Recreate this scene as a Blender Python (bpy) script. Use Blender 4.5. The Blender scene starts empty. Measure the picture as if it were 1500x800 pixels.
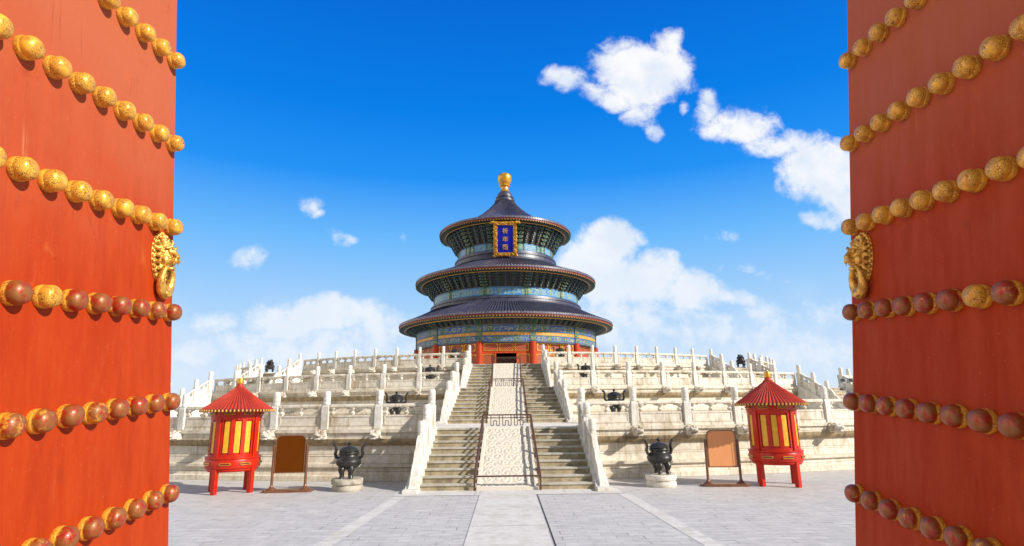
import bpy, bmesh, math, random
from mathutils import Vector, Matrix
R = math.radians
sin, cos, pi = math.sin, math.cos, math.pi
sc = bpy.context.scene
COL = sc.collection
random.seed(7)

# ------------------------------------------------------------------ camera
cam = bpy.data.cameras.new('camera')
cam.sensor_width = 36.0
cam.lens = 20.4
cam.clip_start = 0.05
cam.clip_end = 4000
camo = bpy.data.objects.new('camera', cam)
COL.objects.link(camo)
camo.matrix_world = (Matrix.Translation((0, 0, 2.38)) @ Matrix.Rotation(-0.0115, 4, 'Z')
                     @ Matrix.Rotation(pi / 2 + math.atan(200 / 850), 4, 'X') @ Matrix.Rotation(-0.012, 4, 'Z'))
sc.camera = camo

# ------------------------------------------------------------------ light
SUN_EL, SUN_ROT = R(30), R(117.5)          # rotation measured clockwise from +Y
SKY_STRENGTH = 0.12
EXPOSURE = 0.52
sun = bpy.data.lights.new('sun', 'SUN')
sun.energy = 4.6
sun.angle = R(0.55)
sun.color = (1.0, 0.945, 0.86)
suno = bpy.data.objects.new('sun', sun)
COL.objects.link(suno)
to_sun = Vector((sin(SUN_ROT) * cos(SUN_EL), cos(SUN_ROT) * cos(SUN_EL), sin(SUN_EL)))
suno.rotation_euler = to_sun.to_track_quat('Z', 'Y').to_euler()
sc.view_settings.view_transform = 'Standard'
sc.view_settings.look = 'None'
sc.view_settings.exposure = EXPOSURE
sc.view_settings.gamma = 1
sc.view_settings.use_curve_mapping = False
sc.render.engine = 'CYCLES'
sc.cycles.max_bounces = 6
sc.cycles.diffuse_bounces = 4
sc.cycles.glossy_bounces = 3
sc.cycles.use_denoising = True


class NT:
    """small node-tree writer"""
    def __init__(s, tree):
        s.t = tree

    def n(s, kind, props=None, **ins):
        nd = s.t.nodes.new(kind)
        for k, v in (props or {}).items():
            setattr(nd, k, v)
        for k, v in ins.items():
            s.put(nd, k.replace('_', ' '), v)
        return nd

    def put(s, nd, key, v):
        sock = nd.inputs[int(key)] if key.isdigit() else nd.inputs[key]
        if isinstance(v, bpy.types.NodeSocket):
            s.t.links.new(v, sock)
        else:
            if isinstance(v, (tuple, list)) and len(v) == 3 and sock.type == 'RGBA':
                v = (*v, 1)
            sock.default_value = v

    def math(s, op, a, b=0.0, c=0.0, clamp=False):
        nd = s.t.nodes.new('ShaderNodeMath')
        nd.operation = op
        nd.use_clamp = clamp
        for i, v in enumerate((a, b, c)):
            s.put(nd, str(i), v)
        return nd.outputs[0]

    def vec(s, op, a, b=(0, 0, 0)):
        nd = s.t.nodes.new('ShaderNodeVectorMath')
        nd.operation = op
        s.put(nd, '0', a)
        s.put(nd, '1', b)
        return nd.outputs['Value'] if op in ('DOT_PRODUCT', 'LENGTH') else nd.outputs[0]

    def mix(s, f, a, b, mode='MIX'):
        nd = s.t.nodes.new('ShaderNodeMix')
        nd.data_type = 'RGBA'
        nd.blend_type = mode
        nd.clamp_factor = True
        for i, v in ((0, f), (6, a), (7, b)):
            s.put(nd, str(i), v)
        return nd.outputs[2]

    def ss(s, x, lo, hi, a=0.0, b=1.0):
        nd = s.t.nodes.new('ShaderNodeMapRange')
        nd.interpolation_type = 'SMOOTHSTEP'
        for i, v in enumerate((x, lo, hi, a, b)):
            s.put(nd, str(i), v)
        return nd.outputs[0]

    def ramp(s, x, stops):
        nd = s.t.nodes.new('ShaderNodeValToRGB')
        e = nd.color_ramp.elements
        while len(e) < len(stops):
            e.new(0.5)
        for el, (p, c) in zip(e, stops):
            el.position = p
            el.color = (*c, 1)
        s.put(nd, '0', x)
        return nd.outputs[0]

    def noise(s, v, scale, detail=4.0, rough=0.55, dist=0.0):
        nd = s.n('ShaderNodeTexNoise', None, Vector=v, Scale=scale, Detail=detail, Roughness=rough, Distortion=dist)
        return nd.outputs[0]


# ------------------------------------------------------------------ sky
def srgb(r, g, b, k=1.0):
    f = lambda c: (c / 255 / 12.92 if c / 255 <= 0.04045 else ((c / 255 + 0.055) / 1.055) ** 2.4) * k
    return (f(r), f(g), f(b))


def make_sky():
    w = bpy.data.worlds.new('World')
    sc.world = w
    w.use_nodes = True
    t = NT(w.node_tree)
    bg = w.node_tree.nodes['Background']
    bg.inputs[1].default_value = SKY_STRENGTH
    sky = t.n('ShaderNodeTexSky', dict(sky_type='NISHITA', sun_disc=False, sun_elevation=SUN_EL, sun_rotation=SUN_ROT,
                                       air_density=1.0, dust_density=0.6, ozone_density=2.5)).outputs[0]
    d = t.n('ShaderNodeTexCoord').outputs['Generated']
    sep = t.n('ShaderNodeSeparateXYZ', None, Vector=d)
    x, y, z = sep.outputs
    K = 1.0 / (SKY_STRENGTH * 2 ** EXPOSURE)
    # the polarised deep blue of the sky that lies away from the sun
    deep = t.ramp(z, [(0.0, srgb(222, 236, 252, 1)), (0.07, srgb(206, 228, 252)), (0.17, srgb(166, 210, 252)),
                      (0.28, srgb(108, 186, 253)), (0.38, srgb(32, 147, 247)), (0.48, srgb(0, 127, 234)), (0.62, srgb(0, 107, 217))])
    deep = t.vec('MULTIPLY', deep, (K, K, K))
    away = t.ss(t.math('ADD', y, t.math('MULTIPLY', x, -0.25)), -0.25, 0.45)
    base = t.mix(t.math('MULTIPLY', away, 0.98), sky, deep)
    # clouds laid out by direction (x/y, z/y) in the northern half of the sky
    ysafe = t.math('MAXIMUM', y, 0.05)
    g = t.n('ShaderNodeCombineXYZ', None, X=t.math('DIVIDE', x, ysafe), Y=t.math('DIVIDE', z, ysafe)).outputs[0]
    wn = t.n('ShaderNodeTexNoise', None, Vector=g, Scale=9.0, Detail=3.0, Roughness=0.5).outputs['Color']
    gw = t.vec('ADD', g, t.vec('MULTIPLY', t.vec('SUBTRACT', wn, (0.5, 0.5, 0.5)), (0.07, 0.07, 0)))
    CL = [(0.265, 0.635, 0.088, 0.072, 1.5), (0.331, 0.697, 0.025, 0.029, 1), (0.121, 0.609, 0.039, 0.027, .95), (0.172, 0.59, 0.03, 0.02, .75),
          (0.217, 0.577, 0.045, 0.026, .9), (0.261, 0.546, 0.039, 0.028, .85), (0.287, 0.51, 0.018, 0.016, .7), (0.388, 0.559, 0.022, 0.04, 1),
          (0.344, 0.552, 0.01, 0.012, .75), (0.447, 0.516, 0.062, 0.034, 1), (0.514, 0.481, 0.067, 0.03, .95), (0.597, 0.420, 0.08, 0.068, 1.4),
          (0.571, 0.326, 0.032, 0.02, .7), (0.62, 0.375, 0.045, 0.05, 1.1), (0.185, 0.296, 0.052, 0.040, 1.5), (0.157, 0.234, 0.073, 0.063, 1.5),
          (0.247, 0.222, 0.067, 0.046, 1.4), (0.318, 0.196, 0.072, 0.030, 1.3), (0.383, 0.182, 0.058, 0.02, .85), (0.189, 0.15, 0.15, 0.055, .8),
          (0.107, 0.197, 0.048, 0.075, .85), (0.484, 0.115, 0.2, 0.06, .55), (0.381, 0.295, 0.031, 0.014, 0.34), (0.449, 0.237, 0.049, 0.01, 0.31),
          (-0.358, 0.356, 0.021, 0.018, 0.54), (-0.338, 0.337, 0.014, 0.011, 0.51), (-0.29, 0.304, 0.026, 0.012, 0.45), (-0.46, 0.267, 0.038, 0.02, 0.54),
          (-0.181, 0.305, 0.015, 0.012, 0.34), (-0.309, 0.165, 0.083, 0.036, 1.3), (-0.379, 0.154, 0.082, 0.036, 1.15), (-0.214, 0.138, 0.05, 0.03, .85),
          (-0.508, 0.146, 0.042, 0.02, .75), (-0.515, 0.108, 0.105, 0.028, .7), (-0.341, 0.112, 0.175, 0.043, .8), (-0.212, 0.094, 0.14, 0.035, .6)]
    m = None
    for cx, cy, rx, ry, wt in CL:
        q = t.vec('MULTIPLY', t.vec('SUBTRACT', gw, (cx, cy, 0)), (1 / (rx * 1.25), 1 / (ry * 1.25), 0))
        b = t.math('MULTIPLY_ADD', t.vec('DOT_PRODUCT', q, q), -wt, wt)
        m = b if m is None else t.math('SMOOTH_MAX', m, b, 0.12)
    f1 = t.noise(g, 19.0, 12.0, 0.66, 0.25)
    dens = t.math('ADD', t.math('MAXIMUM', m, -1.0), t.math('MULTIPLY', t.math('SUBTRACT', f1, 0.5), 2.6))
    a_front = t.math('MULTIPLY', t.ss(dens, 0.0, 1.05), t.ss(y, 0.12, 0.3))
    a_front = t.math('MULTIPLY', a_front, t.ss(t.math('ADD', t.noise(g, 46.0, 6.0, 0.7), t.math('MULTIPLY', dens, 0.35)), 0.32, 0.62, 0.45, 1.0))
    low = t.ss(z, 0.22, 0.04, 0.0, 0.45)
    f2 = t.noise(g, 8.0, 6.0, 0.55)
    a_front = t.math('MAXIMUM', a_front, t.math('MULTIPLY', t.math('MULTIPLY', low, t.ss(f2, 0.42, 0.62)), t.ss(y, 0.12, 0.3)))
    # unseen broad cumulus added over the rest of the sky as fill light
    n3 = t.noise(t.vec('MULTIPLY', d, (1, 1, 1.7)), 2.3, 7.0, 0.55)
    hide = t.ss(t.math('ADD', y, t.math('MULTIPLY', t.math('ABSOLUTE', x), -0.35)), 0.5, 0.1)
    a_back_fill = t.math('MULTIPLY', t.math('MULTIPLY', t.ss(n3, 0.40, 0.56), hide), t.ss(z, 0.0, 0.06))
    shade = t.ss(t.noise(g, 11.0, 5.0, 0.5), 0.35, 0.65)
    soft = t.ss(z, 0.42, 0.12)
    white = t.mix(shade, srgb(226, 236, 250), srgb(255, 255, 255))
    white = t.mix(t.math('MULTIPLY', soft, 0.8), white, srgb(232, 242, 254))
    white = t.vec('MULTIPLY', white, (K, K, K))
    c = t.mix(t.math('MULTIPLY', a_front, 0.97), base, white)
    cw = K * 0.27
    c = t.mix(t.math('MULTIPLY', a_back_fill, 0.9), c, (cw, cw * 0.985, cw * 0.96))
    # bright cloud bank added out of view in the west to light the right door
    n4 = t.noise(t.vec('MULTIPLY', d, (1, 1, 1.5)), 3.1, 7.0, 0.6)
    a_west_fill = t.math('MULTIPLY', t.ss(t.math('ADD', t.math('MULTIPLY', x, -1.0), t.math('MULTIPLY', t.math('SUBTRACT', n4, 0.5), 0.5)), 0.60, 0.73), t.ss(z, 0.0, 0.05))
    a_west_fill = t.math('MULTIPLY', a_west_fill, t.ss(t.math('ADD', z, t.math('MULTIPLY', n4, 0.4)), 0.95, 0.75))
    c = t.mix(t.math('MULTIPLY', a_west_fill, 0.95), c, (K * 1.75, K * 1.62, K * 1.44))
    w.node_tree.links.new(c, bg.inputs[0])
    w.cycles.sampling_method = 'MANUAL'
    w.cycles.sample_map_resolution = 512


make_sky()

# ------------------------------------------------------------------ materials
MATS = {}


def new_mat(name):
    m = bpy.data.materials.new(name)
    m.use_nodes = True
    MATS[name] = m
    t = NT(m.node_tree)
    return m, t, m.node_tree.nodes['Principled BSDF']


def bsdf(t, p, color=None, rough=None, metal=None, height=None, bump=0.3, dist=0.02, spec=None, coat=None):
    if color is not None:
        t.put(p, 'Base Color', color)
    if rough is not None:
        t.put(p, 'Roughness', rough)
    if metal is not None:
        t.put(p, 'Metallic', metal)
    if spec is not None:
        t.put(p, 'Specular IOR Level', spec)
    if coat is not None:
        t.put(p, 'Coat Weight', coat)
        t.put(p, 'Coat Roughness', 0.12)
    if height is not None:
        b = t.n('ShaderNodeBump', None, Strength=bump, Distance=dist, Height=height)
        t.put(p, 'Normal', b.outputs[0])


def worldpos(t):
    return t.n('ShaderNodeNewGeometry').outputs['Position']


def mat_stone(name, base, dark, stain, amt, joints=None, streak=True, rough=0.7, bump=0.35, grime=None):
    m, t, p = new_mat(name)
    pos = worldpos(t)
    big = t.noise(pos, 0.9, 6.0, 0.6)
    mid = t.noise(pos, 5.0, 5.0, 0.6)
    fine = t.noise(pos, 38.0, 4.0, 0.6)
    col = t.mix(t.ss(mid, 0.35, 0.68), base, dark)
    if streak:
        st = t.noise(t.vec('MULTIPLY', pos, (7, 7, 0.8)), 1.0, 5.0, 0.65)
        f = t.math('MULTIPLY', t.ss(t.math('ADD', st, t.math('MULTIPLY', big, 0.8)), 0.85, 1.15), amt)
    else:
        f = t.math('MULTIPLY', t.ss(t.math('ADD', t.noise(pos, 2.2, 6.0, 0.65), t.math('MULTIPLY', big, 0.6)), 0.74, 1.0), amt)
    col = t.mix(f, col, stain)
    if grime:
        f2 = t.ss(t.noise(pos, 3.1, 8.0, 0.7), 0.6, 0.72, 0, 0.7)
        col = t.mix(f2, col, grime)
    h = t.math('ADD', t.math('MULTIPLY', fine, 0.5), mid)
    if joints:
        uv = t.n('ShaderNodeUVMap').outputs[0]
        br = t.n('ShaderNodeTexBrick', dict(offset=0.5), Vector=uv, Color1=(1, 1, 1), Color2=(0.86, 0.83, 0.79), Mortar=(0.42, 0.36, 0.3),
                 Scale=1.0, Mortar_Size=0.012, Mortar_Smooth=0.6, Bias=0.0, Brick_Width=joints[0], Row_Height=joints[1])
        col = t.mix(0.85, col, br.outputs[0], 'MULTIPLY')
        h = t.math('SUBTRACT', h, t.math('MULTIPLY', br.outputs[1], 1.5))
    bsdf(t, p, col, rough, height=h, bump=bump, dist=0.02, spec=0.35)
    return m


mat_stone('marble', (0.68, 0.63, 0.54), (0.57, 0.51, 0.41), (0.33, 0.25, 0.15), 0.8, grime=(0.36, 0.32, 0.26))
mat_stone('marble_clean', (0.68, 0.65, 0.60), (0.57, 0.53, 0.46), (0.38, 0.33, 0.25), 0.55, grime=(0.47, 0.43, 0.36))
mat_stone('marble_wall', (0.68, 0.63, 0.53), (0.57, 0.50, 0.39), (0.32, 0.23, 0.12), 0.5, joints=(1.9, 0.38), grime=(0.36, 0.29, 0.2))
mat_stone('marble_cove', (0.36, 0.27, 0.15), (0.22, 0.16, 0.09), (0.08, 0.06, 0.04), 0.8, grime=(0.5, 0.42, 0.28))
mat_stone('spout_stone', (0.66, 0.63, 0.57), (0.48, 0.42, 0.33), (0.22, 0.15, 0.08), 0.8, streak=False)
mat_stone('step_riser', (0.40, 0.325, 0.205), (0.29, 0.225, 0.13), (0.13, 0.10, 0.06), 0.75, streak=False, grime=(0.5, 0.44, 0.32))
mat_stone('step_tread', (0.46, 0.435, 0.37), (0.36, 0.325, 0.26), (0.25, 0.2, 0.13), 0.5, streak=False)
mat_stone('pale_slab', (0.60, 0.58, 0.55), (0.53, 0.50, 0.46), (0.32, 0.28, 0.22), 0.35, streak=False, bump=0.15)
mat_stone('rough_rock', (0.42, 0.38, 0.31), (0.30, 0.26, 0.20), (0.17, 0.13, 0.09), 0.5, streak=False, bump=0.9)
mat_stone('white_rock', (0.64, 0.60, 0.53), (0.52, 0.47, 0.39), (0.36, 0.27, 0.16), 0.5, streak=False, bump=0.6)
mat_stone('terrace_paving', (0.70, 0.66, 0.57), (0.61, 0.56, 0.47), (0.4, 0.34, 0.25), 0.3, streak=False)


def mat_carved():
    m, t, p = new_mat('carved_marble')
    pos = worldpos(t)
    sc_ = t.vec('MULTIPLY', pos, (1, 0.8, 0.8))
    v = t.n('ShaderNodeTexVoronoi', dict(feature='SMOOTH_F1'), Vector=t.vec('ADD', sc_, t.vec('MULTIPLY', t.n('ShaderNodeTexNoise', None, Vector=pos, Scale=4.0).outputs['Color'], (0.35, 0.35, 0.35))),
            Scale=6.0, Smoothness=0.3).outputs[0]
    wv = t.n('ShaderNodeTexWave', dict(wave_type='RINGS', rings_direction='SPHERICAL'), Vector=sc_, Scale=2.6, Distortion=9.0, Detail=3.0, Detail_Scale=1.6).outputs[1]
    mid = t.noise(pos, 4.0, 5.0, 0.6)
    h = t.math('ADD', t.math('MULTIPLY', wv, 0.6), v)
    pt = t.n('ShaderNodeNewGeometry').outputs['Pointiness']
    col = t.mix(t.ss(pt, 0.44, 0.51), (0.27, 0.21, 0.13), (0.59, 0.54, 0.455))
    col = t.mix(t.ss(mid, 0.5, 0.7, 0, 0.5), col, (0.56, 0.48, 0.36))
    bsdf(t, p, col, 0.65, height=mid, bump=0.3, dist=0.02, spec=0.35)


mat_carved()


def mat_paving():
    m, t, p = new_mat('grey_paving')
    pos = worldpos(t)
    pw = t.vec('ADD', pos, t.vec('MULTIPLY', t.n('ShaderNodeTexNoise', None, Vector=pos, Scale=1.2).outputs['Color'], (0.03, 0.03, 0)))
    br = t.n('ShaderNodeTexBrick', dict(offset=0.5), Vector=pw, Color1=(0.53, 0.508, 0.485), Color2=(0.455, 0.435, 0.415), Mortar=(0.34, 0.325, 0.31),
             Scale=1.0, Mortar_Size=0.009, Mortar_Smooth=0.3, Bias=-0.2, Brick_Width=0.52, Row_Height=0.26)
    big = t.noise(pos, 0.35, 6.0, 0.6)
    mid = t.noise(t.vec('MULTIPLY', pos, (1.0, 2.5, 1)), 2.2, 6.0, 0.65)
    col = t.mix(t.ss(mid, 0.40, 0.68, 0, 0.75), br.outputs[0], (0.36, 0.345, 0.335))
    col = t.mix(t.ss(big, 0.5, 0.75, 0, 0.5), col, (0.52, 0.50, 0.48))
    col = t.mix(t.ss(t.noise(t.vec('MULTIPLY', pos, (0.7, 3.2, 1)), 1.6, 7.0, 0.7), 0.56, 0.7, 0, 0.6), col, (0.62, 0.60, 0.575))
    # open joints: only some of the joints have lost their mortar
    gate = t.ss(t.noise(t.vec('MULTIPLY', pos, (2.2, 1.2, 1)), 1.0, 3.0, 0.5), 0.57, 0.61)
    crack = t.math('MULTIPLY', t.math('MULTIPLY', br.outputs[1], gate), 0.85)
    col = t.mix(crack, col, (0.05, 0.045, 0.04))
    h = t.math('SUBTRACT', t.math('MULTIPLY', t.noise(pos, 14.0, 4.0), 0.4), br.outputs[1])
    bsdf(t, p, col, 0.6, height=h, bump=0.3, dist=0.015, spec=0.4)


mat_paving()


def mat_paint(name, col, col2, rough=0.4, sc1=3.0, bump=0.05, coat=None, spec=0.5, metal=0.0):
    m, t, p = new_mat(name)
    pos = worldpos(t)
    c = t.mix(t.ss(t.noise(pos, sc1, 5.0, 0.6), 0.35, 0.7), col, col2)
    r = t.ss(t.noise(pos, sc1 * 3, 3.0), 0.3, 0.7, rough * 0.8, min(1, rough * 1.25))
    bsdf(t, p, c, r, metal=metal, height=t.noise(pos, sc1 * 9, 3.0), bump=bump, dist=0.01, coat=coat, spec=spec)


mat_paint('red_lacquer', (0.46, 0.017, 0.003), (0.38, 0.011, 0.002), 0.36, spec=0.32)
mat_paint('dark_red_lacquer', (0.16, 0.006, 0.006), (0.11, 0.005, 0.005), 0.4)
mat_paint('roof_red', (0.42, 0.038, 0.014), (0.33, 0.026, 0.011), 0.5, spec=0.3)
mat_paint('roof_groove', (0.20, 0.012, 0.008), (0.16, 0.010, 0.008), 0.55)
mat_paint('yellow_panel', (0.72, 0.37, 0.012), (0.62, 0.28, 0.010), 0.45, sc1=9.0)
mat_paint('gold', (0.66, 0.35, 0.045), (0.50, 0.24, 0.026), 0.36, metal=0.55)
mat_paint('brown_metal', (0.16, 0.060, 0.022), (0.115, 0.042, 0.016), 0.32, coat=0.3)
mat_paint('brown_panel', (0.105, 0.026, 0.0015), (0.10, 0.025, 0.0015), 0.85, spec=0.05)
mat_paint('tan_panel', (0.66, 0.28, 0.115), (0.64, 0.27, 0.11), 0.75, spec=0.2)
mat_paint('bronze', (0.042, 0.038, 0.034), (0.022, 0.020, 0.018), 0.36, metal=0.35, sc1=6.0)
mat_paint('rail_steel', (0.085, 0.035, 0.022), (0.06, 0.024, 0.016), 0.4)
mat_paint('hall_red', (0.44, 0.050, 0.012), (0.38, 0.040, 0.010), 0.5, spec=0.25)
mat_paint('column_red', (0.42, 0.042, 0.009), (0.36, 0.034, 0.008), 0.45, spec=0.25)
mat_paint('fascia_red', (0.22, 0.020, 0.012), (0.16, 0.015, 0.010), 0.5)
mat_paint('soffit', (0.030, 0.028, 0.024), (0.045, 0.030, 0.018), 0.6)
mat_paint('bracket_blue', (0.018, 0.030, 0.10), (0.012, 0.020, 0.065), 0.5)
mat_paint('bracket_green', (0.015, 0.085, 0.055), (0.010, 0.055, 0.040), 0.5)
mat_paint('bracket_edge', (0.18, 0.15, 0.07), (0.11, 0.10, 0.05), 0.5)
mat_paint('dark_interior', (0.012, 0.010, 0.009), (0.01, 0.008, 0.007), 0.8)
mat_paint('grey_metal', (0.32, 0.33, 0.35), (0.26, 0.27, 0.29), 0.4, metal=0.4)
mat_paint('plaque_blue', (0.003, 0.010, 0.34), (0.002, 0.008, 0.28), 0.45, spec=0.2)
mat_paint('rafter_gold', (0.55, 0.30, 0.055), (0.40, 0.20, 0.04), 0.45)


def mat_tile():
    m, t, p = new_mat('roof_tile')
    pos = worldpos(t)
    c = t.mix(t.ss(t.noise(pos, 2.0, 6.0, 0.65), 0.35, 0.7), (0.022, 0.024, 0.056), (0.065, 0.063, 0.095))
    c = t.mix(t.ss(t.noise(pos, 7.0, 4.0, 0.7), 0.58, 0.75, 0, 0.7), c, (0.13, 0.125, 0.14))
    bsdf(t, p, c, 0.40, height=t.noise(pos, 9.0, 3.0), bump=0.15, dist=0.02, spec=0.5)
    mat_paint('tile_groove_shade', (0.010, 0.010, 0.020), (0.018, 0.016, 0.024), 0.6, spec=0.3)  # darker copy of the tile: groove shade between lit ridges, painted in
    mat_paint('tile_cap', (0.16, 0.15, 0.18), (0.05, 0.05, 0.09), 0.35, sc1=5.0)


mat_tile()


def mat_gilt(name, dark, crackle=14.0, base=(0.72, 0.36, 0.035)):
    m, t, p = new_mat(name)
    pos = worldpos(t)
    n = t.noise(pos, crackle * 1.3, 6.0, 0.7, 0.6)
    v = t.n('ShaderNodeTexVoronoi', dict(feature='F1'), Vector=pos, Scale=crackle).outputs[0]
    c = t.mix(t.ss(t.math('ADD', n, t.math('MULTIPLY', v, 0.25)), 0.55, 0.75), base, dark)
    bsdf(t, p, c, 0.30, metal=0.6, height=t.math('SUBTRACT', n, v), bump=0.8, dist=0.05)


mat_gilt('gilt_carving', (0.16, 0.06, 0.012))
mat_paint('knocker_gold', (0.84, 0.52, 0.11), (0.42, 0.19, 0.03), 0.30, sc1=30.0, bump=0.25, metal=0.6)


def mat_painted(name, ground, ground2, motif, motif2, rough=0.5):
    """beam painting: gold border by UV, curling motifs by position"""
    m, t, p = new_mat(name)
    uv = t.n('ShaderNodeUVMap').outputs[0]
    sp = t.n('ShaderNodeSeparateXYZ', None, Vector=uv)
    u, v = sp.outputs[0], sp.outputs[1]
    du = t.math('MINIMUM', u, t.math('SUBTRACT', 1.0, u))
    dv = t.math('MINIMUM', v, t.math('SUBTRACT', 1.0, v))
    pos = worldpos(t)
    w = t.n('ShaderNodeTexNoise', None, Vector=pos, Scale=1.6, Detail=2.0).outputs['Color']
    pw = t.vec('ADD', pos, t.vec('MULTIPLY', w, (0.7, 0.7, 0.7)))
    v1 = t.n('ShaderNodeTexVoronoi', dict(feature='F1'), Vector=pw, Scale=4.2)
    n1 = t.noise(pw, 5.5, 3.0, 0.6, 1.5)
    c = t.mix(t.ss(n1, 0.40, 0.52), ground, ground2)
    inner = t.math('MULTIPLY', t.ss(du, 0.05, 0.1), t.ss(dv, 0.14, 0.22))
    mot = t.math('MULTIPLY', t.ss(t.math('ABSOLUTE', t.math('SUBTRACT', n1, 0.55)), 0.05, 0.02), inner)
    c = t.mix(mot, c, motif)
    mot2 = t.math('MULTIPLY', t.ss(v1.outputs[0], 0.26, 0.14), inner)
    c = t.mix(mot2, c, motif2)
    edge = t.math('MAXIMUM', t.ss(du, 0.02, 0.01), t.ss(dv, 0.06, 0.035))
    c = t.mix(edge, c, (0.30, 0.21, 0.06))
    rim = t.math('MULTIPLY', t.ss(dv, 0.18, 0.13), t.math('SUBTRACT', 1.0, edge))
    c = t.mix(rim, c, ground)
    bsdf(t, p, c, rough, spec=0.22)


mat_painted('paint_blue', (0.008, 0.045, 0.26), (0.012, 0.10, 0.34), (0.50, 0.44, 0.07), (0.06, 0.16, 0.42))
mat_painted('paint_green', (0.008, 0.10, 0.085), (0.010, 0.06, 0.13), (0.48, 0.44, 0.07), (0.02, 0.06, 0.34))
mat_painted('paint_teal', (0.012, 0.12, 0.24), (0.012, 0.05, 0.28), (0.46, 0.42, 0.08), (0.34, 0.40, 0.06))
mat_painted('paint_blue_glare', (0.03, 0.17, 0.42), (0.09, 0.28, 0.46), (0.40, 0.42, 0.20), (0.03, 0.10, 0.42), 0.38)  # upper drums: sun glare on the blue paint put into a paler colour
mat_painted('paint_green_glare', (0.03, 0.17, 0.24), (0.07, 0.26, 0.34), (0.50, 0.46, 0.08), (0.44, 0.42, 0.10), 0.38)  # same glare, painted into the green of the upper drums
mat_painted('paint_orange', (0.46, 0.17, 0.04), (0.55, 0.27, 0.07), (0.62, 0.42, 0.10), (0.35, 0.10, 0.03))


def mat_lattice():
    m, t, p = new_mat('lattice')
    uv = t.n('ShaderNodeUVMap').outputs[0]
    sp = t.n('ShaderNodeSeparateXYZ', None, Vector=uv)
    a = t.math('ADD', sp.outputs[0], sp.outputs[1])
    b = t.math('SUBTRACT', sp.outputs[0], sp.outputs[1])
    fa = t.math('ABSOLUTE', t.math('SUBTRACT', t.math('FRACT', t.math('MULTIPLY', a, 5.0)), 0.5))
    fb = t.math('ABSOLUTE', t.math('SUBTRACT', t.math('FRACT', t.math('MULTIPLY', b, 5.0)), 0.5))
    bars = t.math('MAXIMUM', t.ss(fa, 0.30, 0.36), t.ss(fb, 0.30, 0.36))
    c = t.mix(bars, (0.10, 0.010, 0.008), (0.46, 0.095, 0.022))
    bsdf(t, p, c, 0.45, height=bars, bump=0.6, dist=0.04)


mat_lattice()


def mat_door():
    m, t, p = new_mat('door_red')
    tc = t.n('ShaderNodeTexCoord').outputs['Object']
    sp = t.n('ShaderNodeSeparateXYZ', None, Vector=tc)
    zc = sp.outputs[2]
    big = t.noise(tc, 1.1, 6.0, 0.6)
    mid = t.noise(t.vec('MULTIPLY', tc, (9, 9, 1.5)), 1.0, 6.0, 0.65)
    fine = t.noise(t.vec('MULTIPLY', tc, (1, 1, 0.35)), 90.0, 4.0, 0.6)
    c = t.mix(t.ss(mid, 0.3, 0.7), (0.385, 0.042, 0.004), (0.31, 0.027, 0.003))
    c = t.mix(t.ss(big, 0.35, 0.7, 0, 0.5), c, (0.35, 0.034, 0.004))
    # paler upper half: sky sheen painted into the colour
    sky_sheen = t.ss(t.math('ADD', zc, t.math('MULTIPLY', t.math('SUBTRACT', big, 0.5), 1.6)), -0.3, 1.3, 0.0, 0.85)
    c = t.mix(sky_sheen, c, (0.39, 0.105, 0.045))
    # pale runs below the studs
    run = t.noise(t.vec('MULTIPLY', tc, (16, 16, 0.55)), 1.0, 6.0, 0.75)
    patch = t.ss(t.noise(tc, 1.7, 3.0, 0.5), 0.5, 0.62)
    f = t.math('MULTIPLY', t.math('MULTIPLY', t.ss(run, 0.56, 0.74), patch), t.ss(zc, -0.1, 0.6, 0.05, 0.5))
    c = t.mix(f, c, (0.62, 0.34, 0.16))
    # hairline splits along the grain and rubbed spots
    vo = t.n('ShaderNodeTexVoronoi', dict(feature='DISTANCE_TO_EDGE'), Vector=t.vec('ADD', t.vec('MULTIPLY', tc, (7, 7, 0.45)), t.vec('MULTIPLY', t.n('ShaderNodeTexNoise', None, Vector=tc, Scale=3.0).outputs['Color'], (0.25, 0.25, 0.25))), Scale=1.0).outputs[0]
    split = t.math('MULTIPLY', t.ss(vo, 0.016, 0.004), t.ss(t.noise(tc, 2.6, 4.0, 0.6), 0.52, 0.66, 0, 0.32))
    c = t.mix(split, c, (0.13, 0.016, 0.006))
    rub = t.noise(t.vec('MULTIPLY', tc, (1, 1, 0.5)), 5.5, 9.0, 0.75, 0.5)
    c = t.mix(t.ss(rub, 0.58, 0.74, 0, 0.55), c, (0.45, 0.10, 0.03))
    c = t.mix(t.ss(rub, 0.42, 0.28, 0, 0.5), c, (0.24, 0.022, 0.007))
    sp2 = t.ss(t.noise(tc, 55.0, 5.0, 0.7), 0.60, 0.72, 0, 0.5)
    c = t.mix(sp2, c, (0.55, 0.17, 0.09))
    h = t.math('ADD', t.math('MULTIPLY', fine, 0.5), t.math('MULTIPLY', mid, 0.8))
    bsdf(t, p, c, t.ss(mid, 0.3, 0.7, 0.5, 0.7), height=h, bump=0.28, dist=0.008, spec=0.12)


mat_door()


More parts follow.
